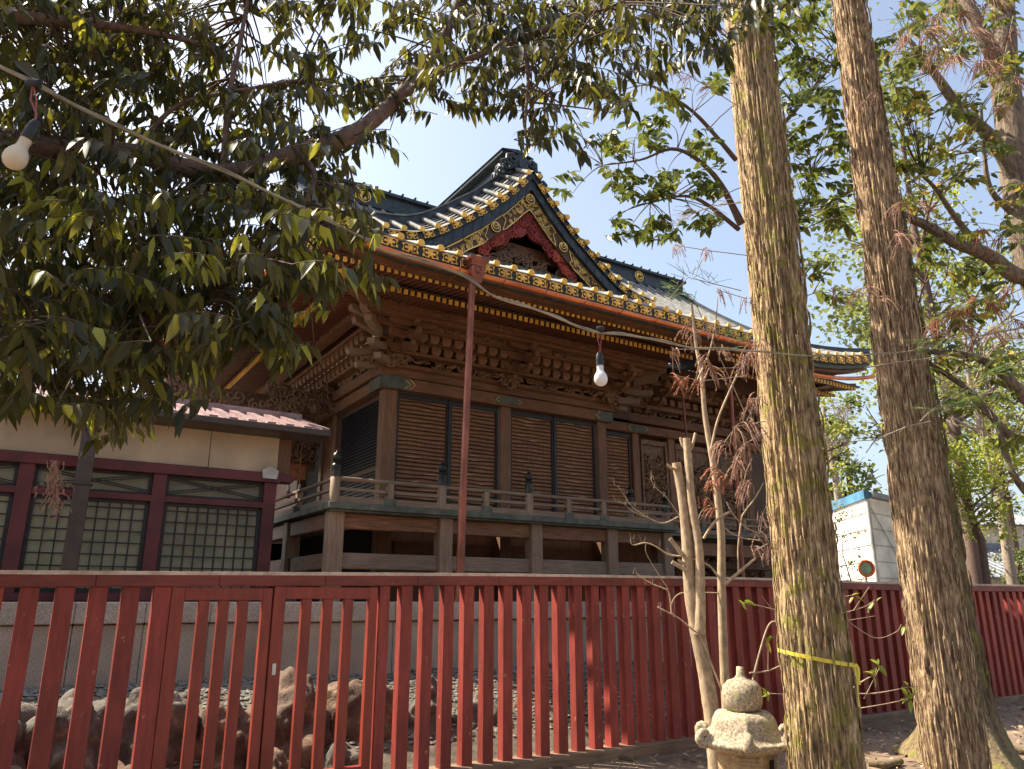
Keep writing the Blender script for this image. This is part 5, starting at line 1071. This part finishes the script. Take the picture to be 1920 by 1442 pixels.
# ================================================================== broadleaf evergreen among and behind the cedars
EO = Vector((2.84, 8.1, -.1)); ev = thing('broadleaf_evergreen', 'slim evergreen with glossy broad leaves reaching out either side of the left cedar', 'tree', EO)
mb = MB(); mb.tube([(2.84, 8.1, -.15), (2.83, 8.1, 2), (2.84, 8.1, 5), (2.82, 8.1, 8), (2.82, 8.1, 11)], [.15, .13, .12, .11, .09], 14); mb.build('trunk', 'bark2', ev, EO)
esrc = []
for pl in ([(1390, 420, 8, .05), (1340, 330, 7.7, .03), (1270, 280, 7.5, .02), (1200, 300, 7.3, .012), (1130, 310, 7.2, .005)], [(1380, 300, 8, .03), (1300, 210, 7.6, .02), (1220, 160, 7.4, .01)], [(1385, 430, 8, .03), (1300, 370, 7.6, .018), (1220, 380, 7.4, .008)],
           [(1400, 300, 8, .04), (1480, 220, 8, .025), (1560, 120, 8, .015), (1600, 40, 8, .01)], [(1410, 390, 8, .05), (1500, 378, 8, .03), (1560, 375, 8, .028), (1640, 330, 8, .014)], [(1450, 560, 7.9, .012), (1490, 440, 7.8, .009), (1520, 330, 7.8, .006)], [(1440, 590, 7.8, .01), (1500, 560, 7.7, .006), (1540, 545, 7.7, .004)]): esrc += limb(pl, ev, EO, 'limb', n=8)
erows = ["                  65  ", "               11366  ", "              2434 65 ".rstrip() + " ", "             25652455 ", "             25653566 ", "              32 1 34 ", "                  11  ", "                   1  "]
erows = ["..................87..", "...............1.487..", "..............243.86..", ".............2564.66..", ".............2666.77..", "..............454.46..", "..................11..", "...................1.."]
fe_ = Fol(); c_ = grid_fill(fe_, erows, -10, lambda x, y: 7.6 if x > 1400 else 7.3, 16, .24, 10, .115, hang=.3, spread=.3, conn=1); connect(fe_.tw, esrc, c_, .007); fe_.build(ev, 'leaf_ever', .5, EO, .2)
# big leaning broadleaf tree at the right edge
RO = Vector((8.0, 9.3, -.1)); rt = thing('leaning_tree', 'large grey-barked tree at the right edge with heavy limbs reaching left', 'tree', RO)
limb([(2200, 1560, 9.3, .33), (2150, 1127, 9.3, .3), (2080, 900, 9.2, .27), (1990, 650, 9.1, .24), (1930, 450, 9.0, .22), (1905, 300, 9.0, .2), (1885, 150, 9.0, .17), (1880, 0, 9.0, .14), (1870, -150, 9, .1)], rt, RO, 'greybark', 'trunk', 14, .05)
rsrc = []
for pl in ([(1960, 500, 9.1, .14), (1910, 518, 9.0, .11), (1850, 478, 8.9, .09), (1790, 455, 8.8, .07), (1740, 425, 8.7, .06), (1690, 402, 8.6, .045)], [(1925, 380, 9, .12), (1890, 310, 8.9, .10), (1850, 250, 8.8, .085), (1800, 205, 8.8, .07), (1750, 135, 8.7, .055), (1700, 70, 8.7, .03)],
           [(1890, 180, 9, .13), (1870, 120, 8.9, .12), (1840, 60, 8.8, .1), (1800, -20, 8.8, .08)], [(1860, 490, 8.9, .05), (1800, 420, 8.8, .04), (1755, 355, 8.7, .025), (1730, 330, 8.6, .02)], [(1970, 760, 9.1, .1), (1920, 745, 9, .08), (1880, 700, 8.9, .06), (1830, 670, 8.9, .045), (1760, 660, 8.8, .035), (1700, 660, 8.8, .03)],
           [(1960, 820, 9.1, .08), (1900, 820, 9, .055), (1850, 770, 8.9, .045), (1800, 720, 8.9, .035), (1740, 680, 8.8, .025)], [(1960, 960, 9, .05), (1900, 890, 8.9, .04), (1870, 800, 8.9, .03), (1840, 770, 8.8, .015)], [(1925, 420, 9, .05), (1860, 360, 8.9, .035), (1845, 280, 8.8, .025), (1840, 200, 8.8, .015)]): rsrc += limb(pl, rt, RO, 'greybark', n=9)
rrows = [".....................545", "....................5655", "....................5653", "....................5743", ".....................743", ".....................433", ".....................243", ".....................453", ".....................443", "......................32", "......................12"]
fr_ = Fol(); c_ = grid_fill(fr_, rrows, 0, lambda x, y: 8.5, 20.0, .26, 10, .115, hang=.35, spread=.6, conn=1, lvf=lambda x, y: .28); connect(fr_.tw, rsrc, c_, .007); fr_.build(rt, 'leaf_ever', .5, RO, .2)
# ================================================================== small shrubs by the lantern
SH = Q(1430, 1400, 6.6); SH.z = -.1; sh = thing('young_shrub', 'sparse shrub with long bare twigs and few pale leaves beside the ribboned trunk', 'shrub', SH)
f2 = Fol()
for pl, lf in (([(1400, 1330, .010), (1420, 1240, .008), (1440, 1175, .007), (1455, 1165, .006)], 0), ([(1405, 1262, .007), (1440, 1258, .007), (1470, 1245, .006)], 0), ([(1360, 1310, .008), (1385, 1290, .006)], 0), ([(1460, 1145, .004), (1420, 1135, .003), (1395, 1130, .003)], 5), ([(1450, 1145, .003), (1428, 1118, .002)], 0), ([(1440, 1255, .003), (1440, 1215, .002), (1436, 1205, .002)], 3), ([(1470, 1302, .003), (1440, 1300, .003)], 5),
               ([(1560, 1340, .008), (1600, 1290, .006), (1640, 1265, .004)], 5), ([(1580, 1300, .005), (1640, 1300, .005), (1705, 1288, .003)], 3), ([(1600, 1330, .005), (1660, 1320, .004), (1705, 1310, .003)], 5), ([(1580, 1150, .004), (1620, 1138, .003), (1640, 1125, .002)], 3), ([(1580, 1165, .003), (1640, 1155, .002)], 0), ([(1590, 1165, .004), (1640, 1196, .003), (1680, 1185, .003), (1690, 1170, .002)], 2), ([(1600, 1145, .003), (1630, 1100, .002)], 0), ([(1570, 1120, .003), (1600, 1116, .002)], 3), ([(1620, 1310, .003), (1650, 1250, .002)], 4)):
    px(pl, 6.4, 'sapbark', 'branch', 6, sh, SH)
    if lf:
        p = Q(pl[-1][0], pl[-1][1], 6.4)
        for _ in range(lf): a = random.uniform(0, 6.28); f2.P.append(p + Vector((random.uniform(-.02, .02), 0, random.uniform(-.02, .02)))); f2.D.append(Vector((math.cos(a), -.2, math.sin(a) * .8))); f2.L.append(random.uniform(.06, .1)); f2.lv.append(random.uniform(.5, .95))
M['leaf_young'] = leafmat('young_leaf', [(0, (.12, .2, .03)), (.8, (.25, .32, .05)), (1, (.4, .15, .06))], .4, .4)
leaves('leaves', 'leaf_young', [tuple(p) for p in f2.P], [tuple(p) for p in f2.D], f2.L, .4, sh, np.array(f2.lv), .15, org=SH)
# ================================================================== cable with bulbs
cbp = [(-300, 20, 1.8), (-60, 92, 1.85), (0, 125, 1.9), (80, 165, 1.95), (180, 218, 2.1), (300, 275, 2.25), (450, 335, 2.45), (590, 400, 2.65), (680, 448, 2.8), (720, 470, 2.85), (800, 492, 2.95), (870, 520, 3.05), (930, 555, 3.15), (1000, 580, 3.3), (1050, 600, 3.4), (1090, 614, 3.5), (1125, 622, 3.6), (1170, 628, 3.75), (1230, 640, 4.0), (1300, 650, 4.4), (1380, 658, 5.0), (1440, 661, 5.32), (1520, 667, 5.5), (1600, 668, 6.1), (1680, 660, 6.42), (1730, 656, 6.46), (1790, 640, 6.9), (1990, 600, 7.5)]
cbo = thing('light_cable', 'grey-brown string-light cable sagging from upper left to the cedar trunks', 'cable', Q(0, 125, 1.9))
pts, rs = limb_pts([(x, y + 2.5 * math.sin(x * .035), Y, .005) for x, y, Y in cbp], 5); mb = MB(); mb.tube(pts, [r * random.uniform(.9, 1.1) for r in rs], 8)
mb.tube([p + Vector((.0, 0, .006)) + Vector((0, .004 * math.sin(i), .004 * math.cos(i * .9))) for i, p in enumerate(pts)], .0034, 6); mb.build('sheath', 'cable', cbo, tuple(cbo.location))
mb = MB(); pts, rs = limb_pts([(1620, 690, 6.5, .006), (1680, 680, 6.42, .006), (1740, 672, 6.44, .006), (1800, 660, 6.8, .006)], 5); mb.tube(pts, rs, 6); mb.build('tie_wire', 'twiglight', cbo, tuple(cbo.location))
def bulbthing(label, pj, pb, tilt, mt, s=1.):
    o = thing('light_bulb', label, 'light bulb', pb, group='bulbs on the cable'); O = tuple(pb)
    j = Vector(pj); b = Vector(pb); mb = MB(); mb.tube([j + Vector((-.02 * s, 0, 0)), j, j + Vector((.02 * s, 0, 0))], [.014 * s, .02 * s, .014 * s], 10); mb.build('cable_joint', 'socket', o, O)
    ax = tilt.normalized(); top = b - ax * .10 * s
    mb = MB(); mb.tube([j, j.lerp(top, .4) + Vector((-.01 * s, 0, 0)), j.lerp(top, .75) + Vector((.006 * s, 0, 0)), top], .0032 * s, 6); mb.tube([j, j.lerp(top, .4) + Vector((.008 * s, 0, 0)), top], .0028 * s, 6); mb.build('wire', 'redwire', o, O)
    mb = MB(); mb.tube([top - ax * .012 * s, top, top + ax * .03 * s, top + ax * .055 * s], [.010 * s, .017 * s, .019 * s, .019 * s], 16); mb.build('socket', 'socket', o, O)
    mb = MB(); q = top + ax * .055 * s; pr = [(.0, .0165), (.022, .0168), (.03, .018), (.038, .023), (.048, .029), (.06, .0325), (.072, .0335), (.085, .031), (.096, .024), (.103, .013), (.105, .002)]
    mb.tube([q + ax * a * s for a, _ in pr], [r * s for _, r in pr], 24); mb.build('glass', mt, o, O)
bulbthing('large dusty bulb hanging close by at the upper left edge under the leaves', Q(62, 158, 1.93), Q(36, 284, 1.86), Vector((-.34, 0, -1)), 'bulb_dusty', .92)
bulbthing('clean white bulb on red wires hanging in front of the shutters', Q(1125, 618, 3.6), Q(1126, 702, 3.6), Vector((.03, 0, -1)), 'bulb', 1.)
# dry leaf bundle hanging at left
db = thing('dry_leaf_bundle', 'withered reddish-brown twig bundle hanging before the corridor windows', 'dead twigs', Q(100, 870, 2.4)); mb = MB()
for k in range(18):
    x = 103 + random.uniform(-8, 8); pts = [Q(x + random.uniform(-9, 9), 865 + j * 12 + random.uniform(-3, 3), 2.4 + random.uniform(-.02, .02)) for j in range(random.randint(4, 9))]; mb.tube(pts, .0016, 4)
for k in range(60): sprig_strands(mb, Q(103 + random.gauss(0, 7), random.uniform(885, 960), 2.4), 1, .03, .8, 0, .0016)
mb.build('twigs', 'sprig_dead', db, tuple(db.location))
# ================================================================== litter and roots on the ground
P_ = []; D_ = []; L_ = []
for _ in range(2600):
    u = random.uniform(-1, 11); v = random.uniform(-8.2, -5.35); p = W(u, v, 0); P_.append((p.x, p.y, -.1 + .05 * noise.fractal(Vector((p.x * .6, p.y * .6, 0)), 1, 2, 5) + .03)); D_.append((random.gauss(0, 1), random.gauss(0, 1), random.gauss(0, .12))); L_.append(random.uniform(.03, .09))
o = leaves('leaf_litter', 'leaf_dead', P_, D_, L_, .4, None, None, .1); o['kind'] = 'stuff'; o['label'] = 'dry brown fallen leaves scattered on the bare soil by the fence'
def rootobj(pl, r, lab):
    mb = MB(); pts = [Vector((Q(x, y, 1).x / 1, 0, 0)) for x, y in pl]; pts = []
    for i, (x, y) in enumerate(pl):
        rr_ = ray(x, y); t = (-.1 + r * .2 - H) / rr_[2]; pts.append(Vector((rr_[0] * t, rr_[1] * t, -.08 + r * .3)))
    mb.tube(pts, [r * (.5 + .5 * math.sin(3.14 * (i + .6) / len(pts))) for i in range(len(pts))], 8); o = mb.build('surface_root', 'barkmoss', None, tuple(pts[0])); o.location = pts[0]; prop(o, lab, 'root')
rootobj([(1105, 1428), (1125, 1425), (1150, 1423), (1190, 1430)], .045, 'gnarled root lying at the foot of the fence left of the lantern')
rootobj([(1690, 1432), (1660, 1440), (1630, 1436)], .04, 'brown surface root between the two front trunks')
rootobj([(1850, 1415), (1900, 1412), (1960, 1418)], .05, 'long root running right from the flared trunk')
# ================================================================== far things on the right
wb = thing('white_building', 'plain white clad building with bright blue roof edge beyond the fence', 'building', (15.5, 31, -.1)); cx_, WY = 0, 31.
O = (15.5, 31, -.1)
def wq(x, y, Y): p = Q(x, y, Y); return p
tl = wq(1562, 940, 34); tc = wq(1622, 932, 30); tr_ = wq(1700, 945, 33); zt = tc.z
mb = MB()
def wallq(a, b, z0, z1, m=0, mb=None, push=0):
    d = Vector((b.x - a.x, b.y - a.y, 0)).normalized(); n_ = Vector((d.y, -d.x, 0)) * push; mb.add([Vector((a.x, a.y, z0)) + n_, Vector((b.x, b.y, z0)) + n_, Vector((b.x, b.y, z1)) + n_, Vector((a.x, a.y, z1)) + n_], [(0, 1, 2, 3)], m)
L2 = tc + (tl - tc) * 2.2; R2 = tc + (tr_ - tc) * 1.5; bk = L2 + (R2 - tc)
for a, b in ((L2, tc), (tc, R2), (R2, bk), (bk, L2)): wallq(a, b, -.1, zt, 0, mb)
mb.build('wall', 'whitewall', wb, O)
mb = MB()
for k in range(9):
    z = .5 + k * .62
    for a, b in ((L2, tc), (tc, R2)): d = (b - a); d.z = 0; d.normalize(); n_ = Vector((d.y, -d.x, 0)) * .02; mb.tube([Vector((a.x, a.y, z)) + n_, Vector((b.x, b.y, z)) + n_], .012, 4)
for (f0, f1, z0, z1) in ((.05, .9, zt - .4, .3), (.9, .05, zt - .4, .3)): 
    a = tc.lerp(R2, f0); b = tc.lerp(R2, f1); d = (R2 - tc).normalized(); n_ = Vector((d.y, -d.x, 0)) * .05; mb.tube([Vector((a.x, a.y, z0)) + n_, Vector((b.x, b.y, z1)) + n_], .02, 4)
    a = tc.lerp(L2, f0); b = tc.lerp(L2, f1); mb.tube([Vector((a.x, a.y - .08, z0)), Vector((b.x, b.y - .08, z1))], .02, 4)
mb.build('cladding_seams', 'pole', wb, O)
mb = MB(); mb.beam(Vector((L2.x, L2.y - .15, zt + .1)), Vector((tc.x, tc.y - .15, zt + .1)), .2, .35, 0); mb.build('blue_fascia', 'blue', wb, O)
mb = MB(); mb.beam(Vector((tc.x + .2, tc.y - .1, zt + .1)), Vector((R2.x, R2.y - .1, zt + .1)), .2, .2, 0); mb.add([(L2.x, L2.y, zt + .1), (tc.x, tc.y, zt + .1), (R2.x, R2.y, zt + .1), (bk.x, bk.y, zt + .1)], [(0, 1, 2, 3)]); mb.build('roof', 'kawara', wb, O)
mb = MB(); mb.tube([Vector((tc.x, tc.y - .15, 0)), Vector((tc.x, tc.y - .15, zt - .2))], .08, 8); mb.build('downpipe', 'pole', wb, O)
tm = thing('traffic_mirror', 'round orange-rimmed convex traffic mirror on a pole before the white building', 'traffic mirror', Q(1622, 1127, 24)); O = tuple(tm.location)
c = Q(1624, 1066, 24); mb = MB(); mb.tube([c, c + Vector((0, .08, 0))], .2, 24, sm=False); mb.build('mirror_face', 'mirror', tm, O)
mb = MB(); mb.tube([c + Vector((.225 * math.cos(g), -.02, .225 * math.sin(g))) for g in np.linspace(0, 6.2832, 28)], .04, 6, cap=False); mb.build('rim', 'orange', tm, O)
mb = MB(); mb.tube([Vector((c.x, c.y + .1, -.1)), Vector((c.x, c.y + .1, c.z))], .045, 8); mb.build('pole', 'pole', tm, O)
def tilehouse(label, x0, x1, ye, yr, Y):
    a = Q(x0, ye, Y); b = Q(x1, ye, Y); r = Q((x0 + x1) / 2, yr, Y + 4); zr = r.z; O = (a.x, a.y, -.1); h = thing('tiled_house', label, 'house', O, group='tile-roofed houses beyond the fence')
    mb = MB(); mb.box((a.x + .4, Y + .6, -.1), (b.x - .4, Y + 7, a.z)); mb.build('wall', 'plaster', h, O)
    mb = MB(); mb.add([(a.x, Y, a.z), (b.x, Y, a.z), (b.x - .8, Y + 4, zr), (a.x + .8, Y + 4, zr), (a.x, Y + 8, a.z), (b.x, Y + 8, a.z)], [(0, 1, 2, 3), (3, 2, 5, 4), (0, 3, 4), (1, 5, 2)])
    n = int((b.x - a.x) / .3)
    for i in range(n + 1): t = i / n; mb.tube([(lerp(a.x, b.x, t), Y - .02, a.z + .03), (lerp(a.x + .8, b.x - .8, t), Y + 4, zr + .03)], .07, 5)
    for j in range(10): t = j / 10; mb.tube([(lerp(a.x, a.x + .8, t), lerp(Y, Y + 4, t), lerp(a.z, zr, t) + .03), (lerp(b.x, b.x - .8, t), lerp(Y, Y + 4, t), lerp(a.z, zr, t) + .03)], .03, 4)
    mb.build('roof', 'kawara', h, O); mb = MB(); mb.beam((a.x + .6, Y + 4, zr + .12), (b.x - .6, Y + 4, zr + .12), .3, .35); mb.build('ridge', 'kawara', h, O)
tilehouse('grey tile-roofed house low behind the fence at the right', 1785, 2060, 1084, 1032, 30)
tilehouse('farther grey tiled roof above and behind the nearer tiled house', 1770, 1960, 985, 952, 46)
def fartree(label, x, Y, ztop, zb, R, mt, n, ll, bare=False, tr=.2, kind='tree', lvb=0., seed=0, group=None, crown=True):
    g = Q(x, 1127, Y); o_ = Vector((g.x, Y, -.1)); t = thing('bare_tree' if bare else 'background_tree', label, 'tree', o_, group=group)
    mb = MB(); mb.tube([o_, o_ + Vector((.1, 0, zb)), o_ + Vector((-.1, .1, (zb + ztop) * .5)), o_ + Vector((0, 0, ztop * .92))], [tr, tr * .8, tr * .5, tr * .08], 8); ends = []
    def rec(p, d, L, r, k):
        q = p + d * L; m_ = p.lerp(q, .5) + Vector((random.gauss(0, L * .05), random.gauss(0, L * .05), 0)); mb.tube([p, m_, q], [r, r * .8, r * .6], 4 if k < 3 else 5, cap=False)
        if k == 0: ends.append(q); return
        for _ in range(3 if k > 1 else 3):
            nd = (d + Vector((random.gauss(0, .5), random.gauss(0, .5), random.gauss(.05, .35)))).normalized(); rec(q, nd, L * random.uniform(.6, .85), r * .58, k - 1)
    nb = 9
    for i in range(nb):
        z = lerp(zb, ztop * .85, i / nb); a = random.uniform(0, 6.28); sc = R * (1 - .5 * i / nb); rec(o_ + Vector((0, 0, z)), Vector((math.cos(a), math.sin(a), .7)).normalized(), sc * .38, tr * .32, 4 if bare else 2)
    mb.build('trunk', 'twiglight' if bare else 'limb', t, tuple(o_))
    if n:
        P = []; D = []; L = []; lv = []; cl = [(random.gauss(0, .45), random.gauss(0, .45), random.random()) for _ in range(26)]
        for _ in range(n):
            c = random.choice(cl); rr_ = R * (1 - .35 * abs(c[2] - .4)); P.append((o_.x + c[0] * rr_ + random.gauss(0, R * .12), Y + c[1] * rr_ + random.gauss(0, R * .12), lerp(zb, ztop, c[2]) + random.gauss(0, R * .08)))
            D.append((random.gauss(0, 1), random.gauss(0, 1), random.gauss(-.2, .6))); L.append(ll * random.uniform(.6, 1.2)); lv.append(min(1, max(0, random.random() * .7 + lvb)))
        leaves('crown', mt, P, D, L, .7, t, np.array(lv), .2, org=tuple(o_))
fartree('leafless grey-brown tree crown rising just behind the roof', 1185, 30, 15.3, 10, 2.6, None, 0, 0, True, .25)
fartree('faint leafless tree above the far eave between the two trunks', 1590, 36, 12.9, 7, 3.0, None, 0, 0, True, .22)
fartree('golden-tinged small tree at the end of the roof ridge', 1245, 28, 13.1, 11.6, 1.5, 'leaf_maple', 700, .16, tr=.15)
fartree('dark green tall tree behind the white building', 1625, 40, 11.5, 4, 3.4, 'leaf_far', 5200, .26, tr=.3)
fartree('pale yellow-green tree in front of the dark one, left of the second trunk', 1560, 26, 9.2, 5.0, 1.8, 'leaf_maple', 1500, .13, tr=.16)
fartree('yellow-green maple right of the second trunk', 1850, 17, 4.9, 2.9, 1.5, 'leaf_maple', 3600, .085, tr=.1)
fartree('orange-tinged young maple sapling before the white building', 1600, 20, 4.0, 1.6, .5, 'leaf_maple', 300, .07, tr=.025, lvb=.2)
fartree('round clipped green tree over the fence at far right', 1925, 22, 2.9, 1.5, .8, 'leaf_far', 1200, .09, tr=.08, lvb=.3)
fartree('dull green garden tree beside the nearer tiled roof', 1802, 24, 2.7, 1.4, .7, 'leaf_far', 1000, .09, tr=.08, lvb=.1)
fartree('airy yellow-green tree at the right edge above the houses', 1915, 28, 10.5, 5.2, 3.4, 'leaf_maple', 3800, .16, tr=.2)
fartree('hazy green tree crown high behind the leaning tree', 1800, 34, 17.5, 8, 4.0, 'leaf_far', 3600, .3, tr=.3, lvb=.3)

fartree('tall brownish-green thin crown high at the right behind the leaning tree', 1835, 22, 20, 6.5, 4.6, 'leaf_far', 5200, .2, tr=.22, lvb=.3)
fartree('tall pale yellow-green crown between the second trunk and the leaning tree', 1810, 27, 20, 7, 3.0, 'leaf_maple', 3000, .18, tr=.2)
fartree('twiggy half-leafless tree at the right edge beyond the fence', 1900, 19, 10, 4.2, 2.6, 'leaf_maple', 1600, .11, True, tr=.14)
